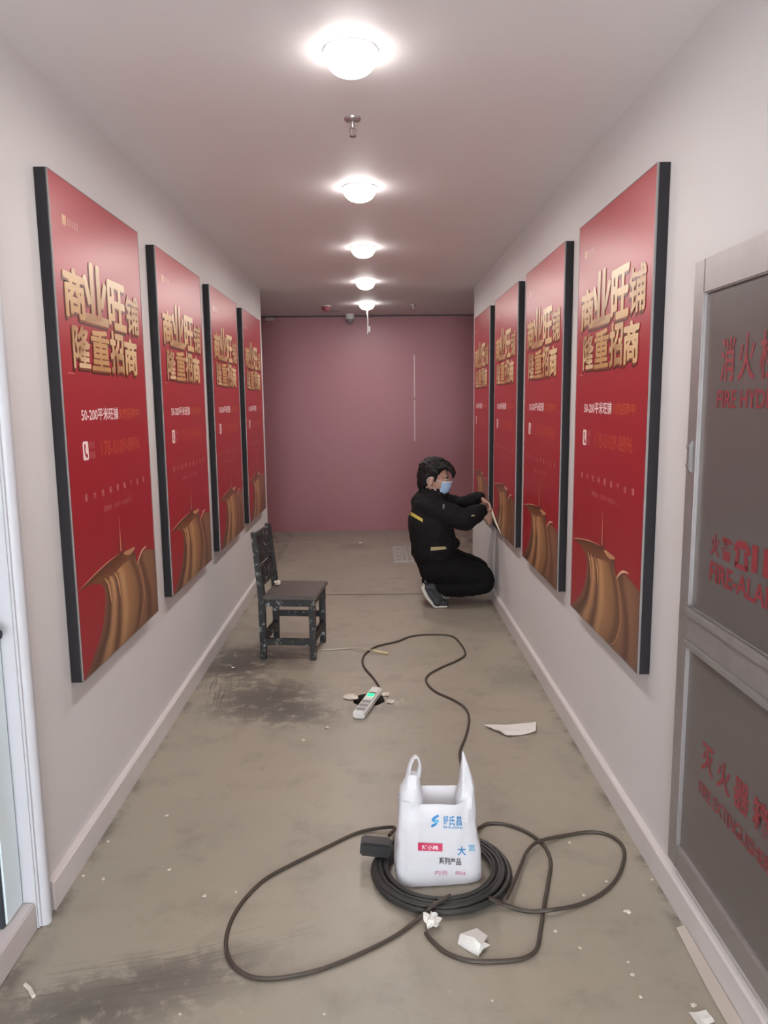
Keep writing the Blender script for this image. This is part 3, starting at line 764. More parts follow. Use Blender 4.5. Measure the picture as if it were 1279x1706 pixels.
# ------------------------------------------------------------------ coil of cable, carrier bag, plug
CX, CY = .192, 2.203
def coil():
    r = thing('extension_cable', 'dark extension cable coiled around the white carrier bag with loose loops', 'cable', (CX, CY, 0))
    rr = random.Random(5); pts = []; turns = 17; n = turns*36; CR = .0058
    layers = []
    for t in range(turns+1):
        lay = t//6; k = t % 6
        rad = .218-.0098*k-.004*lay if lay % 2 == 0 else .169+.0094*k
        layers.append((rad, CR+.0098*lay, rr.uniform(-.005, .005), rr.uniform(-.008, .008)))
    for i in range(n):
        t = i/36; a = 2*PI*t+1.2; k = int(t); f = t-k; f = f*f*(3-2*f)
        A, B = layers[k], layers[k+1]
        rad, z, ox, oy = (A[j]+(B[j]-A[j])*f for j in range(4))
        rad += .004*noise.noise(Vector((math.cos(a)*2, math.sin(a)*2, t*1.7)))
        pts.append(Vector((CX+ox+rad*1.02*math.cos(a), CY+oy+rad*.975*math.sin(a), z+.002*(1+noise.noise(Vector((a, t, 0)))))))
    b = MB(); b.tube(pts, CR, 8); b.build('coil', M['cable'], r)
    loops = [
        [(648, 1392, .03), (655, 1378, .02), (600, 1386, .006), (545, 1411, .006), (490, 1438, .006), (440, 1466, .006), (402, 1505, .006), (381, 1545, .006), (377, 1582, .006), (392, 1612, .006), (425, 1629, .006), (475, 1628, .006), (540, 1613, .006), (610, 1584, .006), (660, 1558, .006), (698, 1530, .012), (722, 1508, .040), (750, 1492, .045)],
        [(775, 1396, .03), (800, 1378, .010), (815, 1372, .006), (845, 1374, .006), (880, 1388, .006), (905, 1408, .006), (917, 1435, .006), (913, 1470, .006), (906, 1510, .006), (900, 1550, .006), (893, 1582, .006), (870, 1597, .006), (825, 1602, .006), (780, 1600, .006), (745, 1588, .006), (722, 1570, .006), (709, 1554, .006)],
        [(842, 1500, .035), (856, 1470, .022), (868, 1440, .016), (878, 1418, .016), (897, 1402, .018), (940, 1392, .006), (985, 1386, .006), (1018, 1393, .006), (1038, 1412, .006), (1038, 1437, .006), (1026, 1465, .006), (1003, 1488, .006), (965, 1507, .006), (918, 1516, .018), (880, 1518, .006), (845, 1509, .012), (815, 1496, .040)]]
    for k, lp in enumerate(loops):
        b = MB(); b.tube(spline([fl(x, y, z) for x, y, z in lp], 8), .0060, 8); b.build('cable_loop', M['cable_brown'] if k != 0 else M['cable_brown'], r)
    # crossing turn over the front of the coil
    # socket connector resting on the coil
    c = Vector((-.020, 2.262, .062)); ax = Vector((1, -.05, -.10)).normalized(); n = Vector((0, 0, 1)).cross(ax).normalized(); u = ax.cross(n)
    M4 = Matrix(((ax.x, n.x, u.x, c.x), (ax.y, n.y, u.y, c.y), (ax.z, n.z, u.z, c.z), (0, 0, 0, 1)))
    b = MB(); b.box((-.045, -.026, -.024), (.055, .026, .024), bev=.006, M4=M4); k = b.build('connector', M['black_plastic'], r)
    b = MB(); b.box((-.0465, -.015, -.014), (-.0445, .015, .014), bev=.0005, M4=M4); b.build('connector_face', M['grey_plastic'], k)
coil()
def bag():
    r = thing('carrier_bag', 'white plastic carrier bag with blue logo standing inside the coiled cable', 'bag', (.185, 2.225, 0))
    ang = math.radians(4); ca, sa = math.cos(ang), math.sin(ang); O = Vector((.184, 2.205, 0))
    def Wd(x, y, z): return Vector((O.x+ca*x-sa*y, O.y+sa*x+ca*y, z))
    # body: stacked closed sections, folded side gussets
    NS, NA = 26, 72
    def sect(t):        # half width, half depth, z centre, x shift
        hw = .138+.005*math.sin(PI*min(1, t*2))-.013*t
        hd = .076-.036*t
        return hw, hd
    ZT = .272
    def ring(t, inner=0.0):
        hw, hd = sect(t); out = []
        for k in range(NA):
            a = 2*PI*k/NA; c, s = math.cos(a), math.sin(a)
            ex = .42
            x = math.copysign(abs(c)**ex, c)*(hw-inner); y = math.copysign(abs(s)**ex, s)*(hd-inner)
            g = max(0, 1-abs(s)/.7)*.004*min(1, t*2.2)*(1 if abs(c) > .6 else 0); x -= math.copysign(g, c)
            z = .004+ZT*t
            if t > .9 and abs(c) < .55:     # mouth sags between the handles, front lower than back
                sag = (1-(c/.55)**2)*(t-.9)/.1
                z -= sag*(.014 if s < 0 else -.006)
            w = noise.noise(Vector((x*18, y*16+3, z*8)))*.0075+noise.noise(Vector((x*48, y*30, z*10+5)))*.0042+noise.noise(Vector((x*20+z*24, y*20, z*26)))*.003
            w *= (.4+.6*t) if t < .5 else 1
            out.append(Wd(x+w*c-.004*t, y+w*1.6*s-.012*t+.010, z+(.010 if t == 0 else 0)*0))
        return out
    vs = []; fs = []
    for i in range(NS+1): vs += ring(i/NS)
    for i in range(NS):
        for k in range(NA): k2 = (k+1) % NA; fs.append((i*NA+k, i*NA+k2, (i+1)*NA+k2, (i+1)*NA+k))
    fs.append(list(range(NA))[::-1])
    b = MB(); b.add(vs, fs)
    # handles: each a flattened sleeve of folded film that narrows upward
    def sleeve(secs, closed_top):
        n = 20; V = []; Fc = []
        for j, (cx, z, hw, hd, yo) in enumerate(secs):
            for k in range(n):
                a = 2*PI*k/n; c, s_ = math.cos(a), math.sin(a)
                x = math.copysign(abs(c)**.8, c)*hw; y = math.copysign(abs(s_)**.8, s_)*hd
                w = .0035*noise.noise(Vector((x*60+cx*40, y*40, z*14)))
                V.append(Wd(cx+x+w*c, y+yo+w*2*s_, z))
        for j in range(len(secs)-1):
            for k in range(n): k2 = (k+1) % n; Fc.append((j*n+k, j*n+k2, (j+1)*n+k2, (j+1)*n+k))
        if closed_top: Fc.append([(len(secs)-1)*n+k for k in range(n)])
        b.add(V, Fc)
    def dense(secs, per=4): 
        q_ = []
        for i in range(len(secs)-1):
            for k in range(per): t = k/per; q_.append(tuple(a+(c-a)*t for a, c in zip(secs[i], secs[i+1])))
        return q_+[secs[-1]]
    sleeve(dense([(-.086, .215, .036, .042, -.004), (-.086, .262, .037, .040, -.002), (-.086, .300, .034, .032, 0), (-.082, .330, .026, .022, 0), (-.079, .348, .022, .015, 0)]), True)
    sleeve(dense([(.088, .200, .032, .042, -.004), (.088, .250, .033, .040, -.002), (.090, .300, .026, .030, 0), (.087, .345, .016, .020, 0), (.083, .385, .008, .011, 0), (.080, .412, .004, .005, 0)]), True)
    arc = spline([(-.094, .335, 0), (-.089, .372, 0), (-.080, .397, 0), (-.069, .404, 0), (-.060, .392, 0), (-.058, .365, 0), (-.064, .338, 0)], 6); V = []
    for i, p in enumerate(arc):
        t = (arc[min(i+1, len(arc)-1)]-arc[max(i-1, 0)]).normalized(); nn = Vector((-t.y, t.x, 0)); ends = abs(2*i/(len(arc)-1)-1)
        for k in range(10):
            a = 2*PI*k/10; V.append(Wd(p.x+nn.x*math.cos(a)*(.0045+.006*ends**2), .013*math.sin(a), p.y+nn.y*math.cos(a)*(.0045+.004*ends**2)))
    b.add(V, [(i*10+k, i*10+(k+1) % 10, (i+1)*10+(k+1) % 10, (i+1)*10+k) for i in range(len(arc)-1) for k in range(10)])
    # the left handle opens: outer cheek
    o = b.build('bag_body', M['bag'], r); o['_org'] = r['_org']
    bvh = BVHTree.FromPolygons([v.copy() for v in b.v], [f for f in b.f])
    def on(px, py):
        c0 = Vector((0, 0, CAMH)); d = (FW+RT*((px-639.5)/F)-UP*((py-853)/F)).normalized()
        h = bvh.ray_cast(c0, d)
        return (h[0]-d*.0026) if h[0] else None
    def decal(name, items, mats):
        bb = MB()
        for it in items:
            kind, mi = it[0], it[1]
            if kind == 't':
                _, _, t, x0, x1, y0, y1, bold, sk = it
                tv, tf = text_geo(t, bold); pv = [on(x0+(x1-x0)*u, y1+(y0-y1)*v+sk*u) for u, v in tv]
            else:
                pts = it[2]; tf = [list(range(len(pts)))]; pv = [on(*p) for p in pts]
                if kind == 'g':
                    (x0, y0), (x1, y1) = pts; nx = 10; pv = []; tf = []
                    for j in range(3):
                        for i in range(nx+1): pv.append(on(x0+(x1-x0)*i/nx, y0+(y1-y0)*j/2+1.5*i/nx))
                    for j in range(2):
                        for i in range(nx): q_ = j*(nx+1)+i; tf.append((q_, q_+1, q_+nx+2, q_+nx+1))
            ok = [f for f in tf if all(pv[i] is not None for i in f)]
            bb.add([p if p is not None else Vector((0, 0, 0)) for p in pv], ok, mi)
        used = sorted({i for f in bb.f for i in f}); mp = {i: k for k, i in enumerate(used)}
        bb.v = [bb.v[i] for i in used]; bb.c = [bb.c[i] for i in used]; bb.f = [[mp[i] for i in f] for f in bb.f]
        return bb.build(name, mats, r, smooth=False)
    x0, y0 = 717, 1357
    decal('logo_print', [
        ('p', 0, [(730, 1356.5), (722, 1361), (718.5, 1365.5), (720.5, 1369), (725, 1366.5), (724, 1365), (731, 1360.5)]), ('p', 1, [(725, 1366.5), (720.5, 1369), (728, 1373), (731, 1367.5), (729, 1365)]),
        ('p', 0, [(728, 1373), (725, 1371.2), (718, 1375), (718.5, 1379), (724, 1376.5)]),
        ('t', 0, '舒', 738, 747, 1359, 1374, .012, .3), ('t', 0, '氏', 748.5, 757.5, 1359.5, 1375, .018, .3), ('t', 0, '昌', 760, 769, 1360.5, 1375.5, .012, .3),
        ('t', 0, 'SHUSHI', 738, 770, 1376, 1380, .01, 1.5)], [M['blue_ink'], M['sky_ink']])
    decal('product_print', [
        ('g', 0, [(696, 1404), (737, 1417)]), ('t', 2, '大', 762, 776, 1410, 1425, .02, 0), ('t', 3, '富', 780, 791, 1407, 1418, .0, 0),
        ('t', 4, '系列产品', 731, 768, 1428, 1440, .02, 2), ('t', 5, '内衣', 724, 746, 1450, 1458, .0, 1), ('t', 5, '棉袜', 758, 776, 1451, 1458, .0, 1)],
        [M['red_ink'], M['white_ink'], M['blue_ink'], M['sky_ink'], M['black_ink'], M['pink_ink']])
    bv2 = bvh
    bb = MB(); tv, tf = text_geo('阡小贱', .02); pv = []
    for u, v in tv:
        px, py = 703+27*u, 1415.5-7.5*v+.8*u
        p = on(px, py); d = (FW+RT*((px-639.5)/F)-UP*((py-853)/F)).normalized(); pv.append(p-d*.0008 if p else Vector(O))
    bb.add(pv, tf); bb.build('label_print', M['white_ink'], r, smooth=False)
bag()

# ------------------------------------------------------------------ papers and debris on the floor
def sheet(name, quad, label, mat_, z=.004, curl=.012, folds=0):
    n = 10; b = MB(); A, B, C, D = (fl(*q) for q in quad); vs = []
    for j in range(n+1):
        for i in range(n+1):
            u, v = i/n, j/n; p = (A*(1-u)+B*u)*(1-v)+(D*(1-u)+C*u)*v
            zz = z+curl*(abs(u-.5)*2)**2*.6+curl*abs(noise.noise(Vector((u*2.2+quad[0][0], v*2.2, 0))))
            if folds: zz += folds*abs(((u*2.3+v*.6) % 1)-.5)
            vs.append((p.x, p.y, zz))
    fs = [(j*(n+1)+i, j*(n+1)+i+1, (j+1)*(n+1)+i+1, (j+1)*(n+1)+i) for j in range(n) for i in range(n)]
    m = len(vs); vs2 = vs+[(x, y, z_-.0012) for x, y, z_ in vs]; fs2 = fs+[tuple(i+m for i in f[::-1]) for f in fs]
    rim = [i for i in range(n)]+[(n+1)*k+n for k in range(n)]+[(n+1)*n+n-k for k in range(n)]+[(n+1)*(n-k) for k in range(n)]
    for k in range(len(rim)): a, c = rim[k], rim[(k+1) % len(rim)]; fs2.append((a, a+m, c+m, c))
    b.add(vs2, fs2); c0 = (A+B+C+D)/4
    return tag(b.build(name, mat_, None, smooth=True, origin=(c0.x, c0.y, 0)), label, 'paper')
sheet('torn_paper', [(806, 1211), (893, 1206), (892, 1222), (845, 1229)], 'torn white paper lying flat on floor to the right of the power strip', M['paper'], curl=.010)
def folded_paper():
    r = MB(); P = lambda x, y, z: fl(x, y, z)
    vs = [P(762, 1572, .003), P(766, 1556, .022), P(794, 1546, .030), P(812, 1559, .012), P(806, 1569, .022), P(816, 1574, .008), P(804, 1580, .016), P(797, 1593, .003), P(779, 1583, .004), P(789, 1562, .040), P(800, 1573, .030)]
    fs = [(0, 1, 9, 8), (1, 2, 9), (2, 3, 4, 9), (4, 5, 6, 10), (9, 4, 10), (9, 10, 7, 8), (10, 6, 7)]
    r.add(vs, fs); n = len(r.v); r.add([v-Vector((0, 0, .0025)) for v in vs], [f[::-1] for f in fs])
    rim = [0, 1, 2, 3, 4, 5, 6, 7, 8]
    for k in range(9): a, c = rim[k], rim[(k+1) % 9]; r.f.append([a, a+n, c+n, c]); r.m.append(0)
    c = fl(789, 1575)
    tag(r.build('folded_paper', M['paper'], None, smooth=False, origin=(c.x, c.y, 0)), 'folded white paper scrap lying in front of the cable coil', 'paper')
folded_paper()
q = fl(719, 1546); crumple('crumpled_paper', (q.x, q.y, 0), .022, 'small crumpled white paper against the front of the cable coil', 'paper', M['paper'], 11, .9)
sheet('wall_paper_scrap', [(1146, 1690), (1175, 1686), (1190, 1705), (1165, 1716)], 'white paper scrap at the foot of the right baseboard', M['paper'], curl=.004)
# pale film strip along the right baseboard
b = MB(); pa = [fl(1126, 1545, .004), fl(1150, 1592, .004), fl(1180, 1650, .004), fl(1212, 1706, .004), fl(1235, 1745, .004)]
xs = XR-.022; vs = []
for i, p in enumerate(spline(pa, 6)):
    vs += [(p.x, p.y, .003), ((p.x+xs)/2, p.y, .008), (xs-.001, p.y, .012), (xs-.001, p.y, .001)]
n = len(vs)//4; fs = [(4*i+k, 4*i+k+1, 4*i+5+k, 4*i+4+k) for i in range(n-1) for k in range(3)]+[(4*i+3, 4*i, 4*i+4, 4*i+7) for i in range(n-1)]+[(0, 3, 2, 1), (4*n-4, 4*n-3, 4*n-2, 4*n-1)]
b.add(vs, fs); c = vs[n*2]; tag(b.build('film_strip', mat('dusty_film', (.44, .385, .335, 1), .4), None, origin=(c[0], c[1], 0)), 'pale film strip loosened along the foot of the right baseboard', 'strip')
# splinter of white trim, front left
b = MB(); a = fl(42, 1640, .004); c = fl(56, 1660, .004); b.tube([a, a.lerp(c, .4)+Vector((.004, 0, 0)), c], .0055, 6)
tag(b.build('white_splinter', M['plaster'], None, origin=a), 'white splinter lying on the dark stain near the glass door', 'splinter')
# plaster bits round the hole
for k, (x, y, s, lb) in enumerate([(585, 1163, .030, 'flat plaster lump at left rim of the floor hole'), (642, 1158, .022, 'plaster lump at right rim of the floor hole, behind the power strip'), (650, 1170, .018, 'plaster lump right of the floor hole, nearest the viewer')]):
    q = fl(x, y); crumple('plaster_lump', (q.x, q.y, 0), s, lb, 'plaster', M['plaster'], 20+k, .22)
chips = [(282, 1450, 5), (341, 1494, 6), (139, 1460, 4), (172, 1465, 5), (180, 1403, 5), (393, 1487, 4), (966, 1580, 5), (972, 1493, 5), (948, 1405, 5), (1010, 1470, 5), (1045, 1520, 8), (1053, 1625, 6), (1067, 1662, 6), (1046, 1604, 4), (925, 1552, 5), (1155, 1676, 8), (278, 1360, 5), (545, 1213, 5), (505, 1234, 5), (388, 1113, 4), (600, 905, 4), (1041, 1376, 4), (1086, 1466, 4), (540, 1690, 4), (820, 1668, 4), (300, 1690, 4)]
for k, (x, y, s) in enumerate(chips):
    q = fl(x, y); rr = s*q.y/F*.62
    crumple('plaster_chip', (q.x, q.y, 0), rr, 'tiny white plaster chip scattered on the concrete floor', 'debris', M['plaster'], 40+k, .35, 'plaster chips scattered on the floor')
# grey floor grate near the pink wall
def grate():
    A, B = fl(656, 937), fl(660, 912); x0, y0, y1 = A.x, A.y, B.y; x1 = x0+.36
    r = thing('floor_grate', 'flat grey metal grate on the floor behind the crouching worker', 'grate', (x0+.18, y0, 0))
    b = MB(); t = .035
    for (a, c) in (((x0, y0, 0), (x1, y0+t, .012)), ((x0, y1-t, 0), (x1, y1, .012)), ((x0, y0+t, 0), (x0+t, y1-t, .012)), ((x1-t, y0+t, 0), (x1, y1-t, .012))): b.box(a, c, bev=.002)
    b.build('rim', M['grate'], r)
    b = MB()
    for i in range(1, 6): x = x0+t+(x1-x0-2*t)*i/6; b.box((x-.012, y0+t, 0), (x+.012, y1-t, .009))
    for i in range(1, 4): y = y0+t+(y1-y0-2*t)*i/4; b.box((x0+t, y-.02, 0), (x1-t, y+.02, .0085))
    b.build('bars', M['grate'], r)
grate()

# ------------------------------------------------------------------ the crouching worker
def person():
    root = thing('person', 'person in black jacket and blue face mask crouching beside the right wall posters', 'person', (.45, 5.5, 0))
    yR, yL, yc = 5.40, 5.66, 5.53
    HO = Vector((.412, 5.50, .945)); HR3 = Matrix.Rotation(math.radians(-9), 3, 'Z') @ Matrix.Rotation(math.radians(9), 3, 'Y')
    def hp(x, y, z): return HO+HR3 @ Vector((x, y, z))
    # ---- body: one continuous surface
    b = MB()
    b.ell(hp(.018, 0, .050), (.100, .078, .090), HR3); b.ell(hp(.060, 0, -.020), (.070, .062, .080), HR3)
    b.ell(hp(.085, 0, -.080), (.042, .040, .030), HR3); b.ell(hp(.045, 0, -.065), (.055, .054, .045), HR3)
    b.cap(hp(.118, 0, .022), hp(.142, 0, -.022), .010, .014); b.ell(hp(.124, 0, -.052), (.012, .024, .010), HR3)
    b.ell(hp(.100, 0, .040), (.026, .055, .014), HR3)
    for s in (-1, 1):
        b.ell(hp(.000, s*.076, -.012), (.022, .010, .034), HR3 @ Matrix.Rotation(s*.35, 3, 'Z')); b.ell(hp(.010, s*.072, -.03), (.014, .012, .016), HR3)
    b.cap(hp(-.005, 0, -.04), (.385, yc, .80), .058, .064)
    for dy in (-.09, 0, .09): b.cap((.395, yc+dy, .74), (.43, yc+dy*.8, .38), .10, .085)
    SHR, ELR, WRR = Vector((.415, 5.355, .735)), Vector((.635, 5.300, .662)), Vector((.773, 5.385, .722))
    SHL, ELL, WRL = Vector((.440, 5.700, .745)), Vector((.650, 5.640, .715)), Vector((.758, 5.500, .798))
    b.chain([(.40, yc-.08, .76), SHR, ELR, WRR], [.06, .055, .040, .028]); b.chain([(.40, yc+.08, .76), SHL, ELL, WRL], [.06, .055, .040, .028])
    for y in (yR, yL):
        b.chain([(.445, y, .30), (.775, y-.01, .235)], [.075, .062]); b.chain([(.775, y-.01, .225), (.425, y, .150)], [.055, .036]); b.cap((.415, y, .15), (.44, y, .06), .036, .03)
    def hand(w, d, up, side, curls):
        """w wrist, d towards the fingertips, up = back of the hand, side = thumb side"""
        w = Vector(w); d = Vector(d).normalized(); up = (Vector(up)-d*Vector(up).dot(d)).normalized(); sd = d.cross(up).normalized()
        if sd.dot(Vector(side)) < 0: sd = -sd
        rot = Matrix((d, sd, up)).transposed()
        b.cap(w-d*.03, w+d*.015, .027, .025); b.ell(w+d*.050, (.048, .040, .016), rot); b.ell(w+d*.035+sd*.018-up*.006, (.026, .018, .016), rot)
        for k, (o, L) in enumerate(((.028, .068), (.010, .077), (-.009, .071), (-.026, .056))):
            p = w+d*.085+sd*o; a = .15; dd = d; r0 = .0088-.0006*(k == 3)
            for j, (fr, rr) in enumerate(((.42, r0), (.32, r0*.93), (.26, r0*.86))):
                a = curls*(j+.5)*.45+.1; dd = (d*math.cos(a)-up*math.sin(a)); q_ = p+dd*L*fr; b.cap(p, q_, rr, rr*.95, 12); p = q_
        p = w+d*.022+sd*.030; t1 = p+(d*.55+sd*.75-up*.25).normalized()*.036; t2 = t1+(d*.9+sd*.25-up*.35).normalized()*.030
        b.cap(w+d*.015+sd*.012, p, .015, .013, 12); b.cap(p, t1, .012, .0105, 12); b.cap(t1, t2, .0105, .009, 12)
    hand(WRR+Vector((.016, .004, -.004)), (.42, .12, -.62), (.15, -.75, .15), (.8, .1, .4), 1.5)
    hand(WRL+Vector((.014, -.006, -.002)), (.55, -.30, -.40), (-.1, .45, .8), (.4, -.6, .3), 1.9)
    body, bbv = remesh(b, 'body', [M['skin']], root, .0045, 3, .5)
    # ---- eyes
    for s in (-1, 1):
        e = MB(); e.ell(hp(.112, s*.030, .012), (.012, .0135, .008), HR3, 14); e.build('eye', M['eye'], root)
        e = MB(); e.ell(hp(.116, s*.031, .030), (.008, .021, .0042), HR3, 12); e.build('eyebrow', M['hair'], root)
    # ---- hair
    b = MB(); rr = random.Random(2)
    b.ell(hp(.000, 0, .068), (.106, .088, .088), HR3); b.ell(hp(-.040, 0, .020), (.072, .083, .095), HR3); b.ell(hp(-.052, 0, -.045), (.046, .060, .060), HR3)
    for k in range(120):
        a = rr.uniform(-PI, PI); e_ = rr.uniform(.05, 1.5)
        n_ = Vector((math.cos(a)*math.cos(e_), math.sin(a)*math.cos(e_), math.sin(e_)))
        p = Vector((.004+n_.x*.102, n_.y*.086, .062+n_.z*.092))
        if p.x > .065 and p.z < .085: continue
        if p.x > .03 and p.z < .03: continue
        fwd = Vector((.050, 0, .004)) if p.x > -.03 else Vector((-.010, 0, -.040))
        q_ = p+fwd*rr.uniform(.5, 1)+Vector((0, rr.uniform(-.02, .02), rr.uniform(-.006, .01)))
        b.cap(hp(*p), hp(*q_), rr.uniform(.011, .017), .005, 8)
    for k in range(16):     # fringe falling forward over the brow
        y = -.062+.124*k/15; l = rr.uniform(.7, 1.0)
        b.chain([hp(.072, y*.9, .118), hp(.128, y*.95, .098+rr.uniform(-.006, .006)), hp(.158, y, .066), hp(.158-.004*rr.random(), y+.006, .066-.034*l)], [.020, .018, .013, .005])
    for s in (-1, 1):       # sideburns and the nape
        b.chain([hp(.035, s*.078, .06), hp(.034, s*.074, .015), hp(.030, s*.070, -.012)], [.018, .011, .004])
        for k in range(5): b.chain([hp(-.03-.012*k, s*(.066-.008*k), .02), hp(-.038-.011*k, s*(.056-.008*k), -.045), hp(-.045-.010*k, s*(.048-.008*k), -.080)], [.022, .018, .005])
    remesh(b, 'hair', [M['hair']], root, .0045, 2, .4, disp=.003, dscale=90)
    # ---- face mask
    b = MB(); nu, nv = 24, 12; vs = []; fs = []
    for j in range(nv+1):
        v = j/nv
        for i in range(nu+1):
            u = -1+2*i/nu; az = u*1.30
            z = .006-.112*v+.018*abs(u)**2*(v-.35); bulge = 1.0+.10*math.sin(PI*v)
            rx = (.086-.02*(v-.35)**2)*bulge; ry = .068-.010*v
            x = .062+rx*math.cos(az)*(1.0 if v < .75 else 1-.25*(v-.75)/.25)-.010*v; y = ry*math.sin(az)
            x += .0022*math.sin(v*PI*7)*(1-abs(u))
            if v < .2: x += .012*math.exp(-(u*6)**2)*(1-v/.2)
            vs.append(hp(x, y, z))
    for j in range(nv):
        for i in range(nu): o = j*(nu+1)+i; fs.append((o, o+1, o+nu+2, o+nu+1))
    for k, f in enumerate(fs): b.add([vs[i] for i in f], [(0, 1, 2, 3)], 1 if k < nu*1 else 0)
    bm = bmesh.new(); me = b.mesh('face_mask', [M['mask'], M['mask_white']], True, root['_org']); bm.from_mesh(me)
    bmesh.ops.remove_doubles(bm, verts=bm.verts[:], dist=1e-5); bmesh.ops.solidify(bm, geom=bm.faces[:], thickness=.0015); bm.to_mesh(me); bm.free()
    shade(me, 60)
    mo = bpy.data.objects.new('face_mask', me); COL.objects.link(mo); mo.parent = root; mo['_org'] = root['_org']; mo['label'] = 'pale blue pleated face mask'
    for s in (-1, 1):
        b = MB(); b.tube(spline([hp(.082, s*.068, -.006), hp(.040, s*.074, .006), hp(-.006, s*.086, .018), hp(-.024, s*.088, -.010), hp(-.006, s*.086, -.040), hp(.040, s*.074, -.066), hp(.082, s*.064, -.092)], 6), .0016, 6)
        b.build('ear_loop', M['mask_white'], mo)
    # ---- trousers
    b = MB()
    for dy in (-.10, 0, .10): b.cap((.408, yc+dy*.85, .40), (.418, yc+dy*.85, .335), .148, .122)
    for y in (yR+.01, yL): b.ell((.425, y, .290), (.115, .105, .105))
    for y, k in ((yR, 0), (yL, .01)):
        b.chain([(.430, y, .290), (.57, y-.005, .285), (.770, y-.01, .225)], [.120, .112, .088])
        b.ell((.790, y-.01, .195), (.080, .078, .100)); b.chain([(.785, y-.01, .170), (.62, y, .145), (.425, y, .150)], [.082, .080, .066])
        b.cap((.425, y, .150), (.408, y, .130), .064, .062)
    remesh(b, 'trousers', [M['trousers']], root, .008, 4, .5, disp=.007, dscale=14)
    # ---- jacket
    b = MB()
    for dy in (-.115, 0, .115):
        b.chain([(.395-.01*abs(dy)*4, yc+dy*.85, .735), (.405, yc+dy, .60), (.425, yc+dy, .455)], [.125, .165, .165])
    b.ell((.445, yc, .455), (.185, .215, .070)); b.ell((.345, yc, .63), (.10, .18, .14))
    b.chain([(.385, yc-.09, .765), SHR], [.080, .090]); b.chain([(.385, yc+.09, .765), SHL], [.080, .090])
    b.chain([SHR, SHR.lerp(ELR, .55), ELR], [.092, .088, .082]); b.chain([ELR, ELR.lerp(WRR, .55), ELR.lerp(WRR, .93)], [.082, .072, .052])
    b.chain([SHL, SHL.lerp(ELL, .55), ELL], [.092, .080, .070]); b.chain([ELL, ELL.lerp(WRL, .55), ELL.lerp(WRL, 1.06)], [.070, .062, .046])
    for k in range(14):        # stand-up collar, open at the front
        a = math.radians(-150+300*k/13+180); c = Vector((.408, yc-.012, .0)); rx, ry = .088, .084
        p = c+Vector((rx*math.cos(a), ry*math.sin(a), .785)); q_ = c+Vector((rx*1.02*math.cos(a)+.022, ry*1.02*math.sin(a), .868-.016*math.cos(a)))
        b.cap(p, q_, .026, .014, 10)
    b.chain([(.455, yc-.07, .80), (.525, yc-.055, .835)], [.035, .018]); b.chain([(.455, yc+.07, .80), (.525, yc+.055, .835)], [.035, .018])
    b.chain([(.44, yc, .74), (.53, yc, .76)], [.07, .05]); b.chain([(.47, yc-.06, .76), (.55, yc-.03, .70)], [.06, .06])
    jk, jb = remesh(b, 'jacket', [M['jacket']], root, .007, 4, .5, disp=.008, dscale=13)
    def stripe(name, quad, mat_, parent, bv=jb, nx=14, ny=3):
        bb = MB(); C0 = Vector((0, 0, CAMH)); top = []; 
        for j in range(ny+1):
            for i in range(nx+1):
                u, v = i/nx, j/ny
                px = (quad[0][0]*(1-u)+quad[1][0]*u)*(1-v)+(quad[3][0]*(1-u)+quad[2][0]*u)*v
                py = (quad[0][1]*(1-u)+quad[1][1]*u)*(1-v)+(quad[3][1]*(1-u)+quad[2][1]*u)*v
                d = (FW+RT*((px-639.5)/F)-UP*((py-853)/F)).normalized(); h = bv.ray_cast(C0, d)
                top.append((h[0]+h[1]*.003, h[0]-h[1]*.004) if h[0] else None)
        idx = {}; vs = []
        for k, t in enumerate(top):
            if t: idx[k] = len(vs); vs += [t[0], t[1]]
        fs = []; 
        for j in range(ny):
            for i in range(nx):
                q_ = [j*(nx+1)+i, j*(nx+1)+i+1, (j+1)*(nx+1)+i+1, (j+1)*(nx+1)+i]
                if all(k in idx for k in q_):
                    a = [idx[k] for k in q_]; fs.append(a); fs.append([k+1 for k in a[::-1]])
        ed = {}
        for f in fs[::2]:
            for k in range(4):
                e_ = (f[k], f[(k+1) % 4]); ed[e_] = ed.get(e_, 0)+1
        for (a, c) in ed:
            if (c, a) not in ed: fs.append([c, a, a+1, c+1])
        if not fs: return
        bb.add(vs, fs); return bb.build(name, mat_, parent)
    stripe('back_band', [(681.0, 850.5), (704, 864.5), (704, 870), (680.5, 856.5)], M['yellow'], jk)
    stripe('hem_tab', [(717.5, 911.5), (741, 910.5), (744, 914.5), (717.5, 917.5)], M['yellow_dull'], jk)
    stripe('sleeve_mark', [(785, 858.3), (790, 857.8), (790, 859.8), (785, 860.3)], M['yellow_dull'], jk, nx=4, ny=2)
    stripe('chest_logo', [(737.5, 841), (740, 840), (739.5, 848), (737.5, 847)], M['grey_plastic'], jk, nx=4, ny=2)
    stripe('thigh_mark', [(777, 931.5), (784, 936), (786, 939), (779, 934)], M['grey_plastic'], jk, nx=4, ny=2)
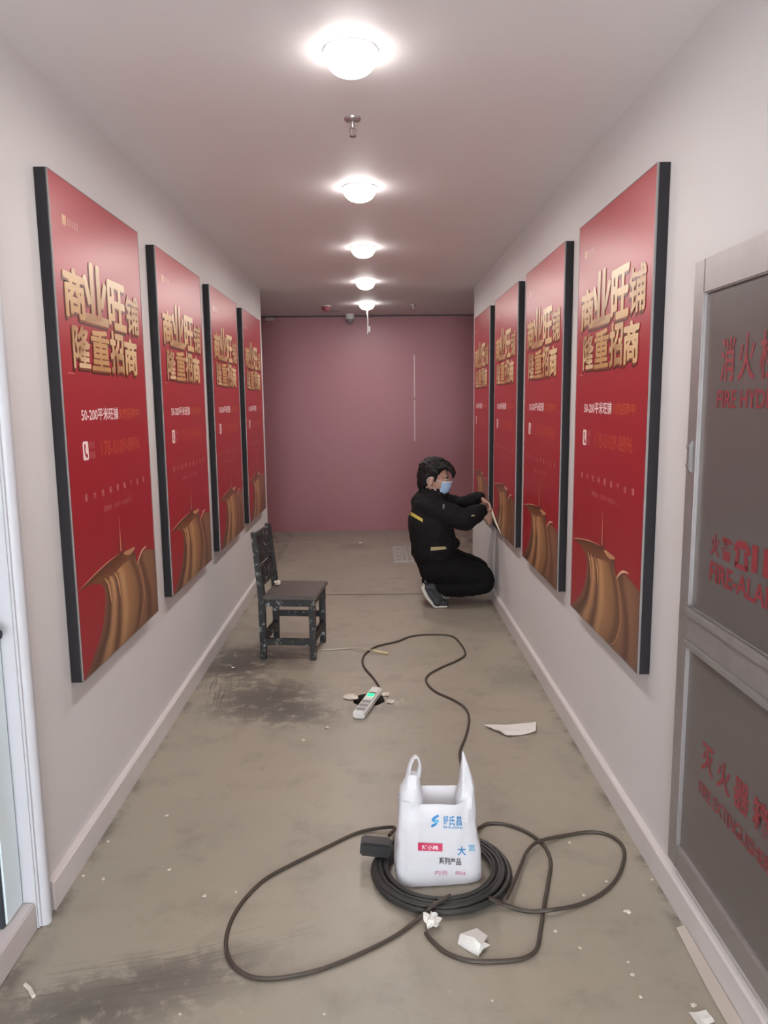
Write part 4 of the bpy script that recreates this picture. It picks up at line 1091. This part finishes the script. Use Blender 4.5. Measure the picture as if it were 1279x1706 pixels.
    # ---- shoes: heels lifted, weight on the toes
    for s, y in ((0, yR-.01), (1, yL)):
        y0 = y-.02 if s == 0 else y-.03; dx = 0 if s == 0 else .04
        sh = bpy.data.objects.new('shoe', None); COL.objects.link(sh); sh.parent = root; sh['_org'] = root['_org']
        b = MB()
        ball = Vector((.435+dx, y0, .040)); toe = Vector((.497+dx, y0-.012, .030)); heel = Vector((.366+dx, y0, .150)); ank = Vector((.408+dx, y0, .158))
        b.cap(ball, toe, .040, .030); b.cap(ball, heel, .040, .036); b.cap(heel, ank, .037, .042); b.cap(ank, ball+Vector((.028, 0, .012)), .042, .034); b.ell(ball+Vector((.01, -.004, 0)), (.045, .048, .036))
        remesh(b, 'upper', [M['shoe']], sh, .005, 3, .5)
        b = MB()
        for yy in (-.026, 0, .026):
            b.chain([toe+Vector((.012, yy*.7, -.019)), ball+Vector((-.012, yy, -.028)), ball.lerp(heel, .5)+Vector((-.034, yy, -.012)), heel+Vector((-.028, yy*.85, -.004)), heel+Vector((-.020, yy*.8, .022))], [.0105, .0125, .014, .0155, .010])
        remesh(b, 'sole', [M['sole']], sh, .005, 3, .5)
        b = MB()
        for k in range(5):
            c = ank.lerp(ball+Vector((.030, 0, .010)), .25+.16*k)+Vector((.034, 0, .016)); b.tube([c+Vector((-.012, -.024, -.004)), c+Vector((.004, 0, .006)), c+Vector((-.010, .022, -.004))], .0028, 6)
        b.build('laces', M['sole'], sh)
person()

# ------------------------------------------------------------------ daylight, camera
w = bpy.data.worlds.new('world'); S.world = w; w.use_nodes = True
bg = w.node_tree.nodes['Background']; bg.inputs[0].default_value = (.90, .95, 1.0, 1); bg.inputs[1].default_value = 8.2
cam = bpy.data.cameras.new('camera'); co = bpy.data.objects.new('camera', cam); COL.objects.link(co); S.camera = co
cam.sensor_fit = 'HORIZONTAL'; cam.sensor_width = 36; cam.lens = F/1279*36; cam.clip_start = .05
R3 = Matrix((RT, UP, -FW)).transposed(); co.matrix_world = Matrix.Translation((0, 0, CAMH)) @ R3.to_4x4()
vs_ = S.view_settings; vs_.view_transform = 'Standard'; vs_.look = 'None'; vs_.gamma = 1; vs_.use_curve_mapping = False; vs_.exposure = .93
for o in S.objects:
    if '_org' in o: del o['_org']
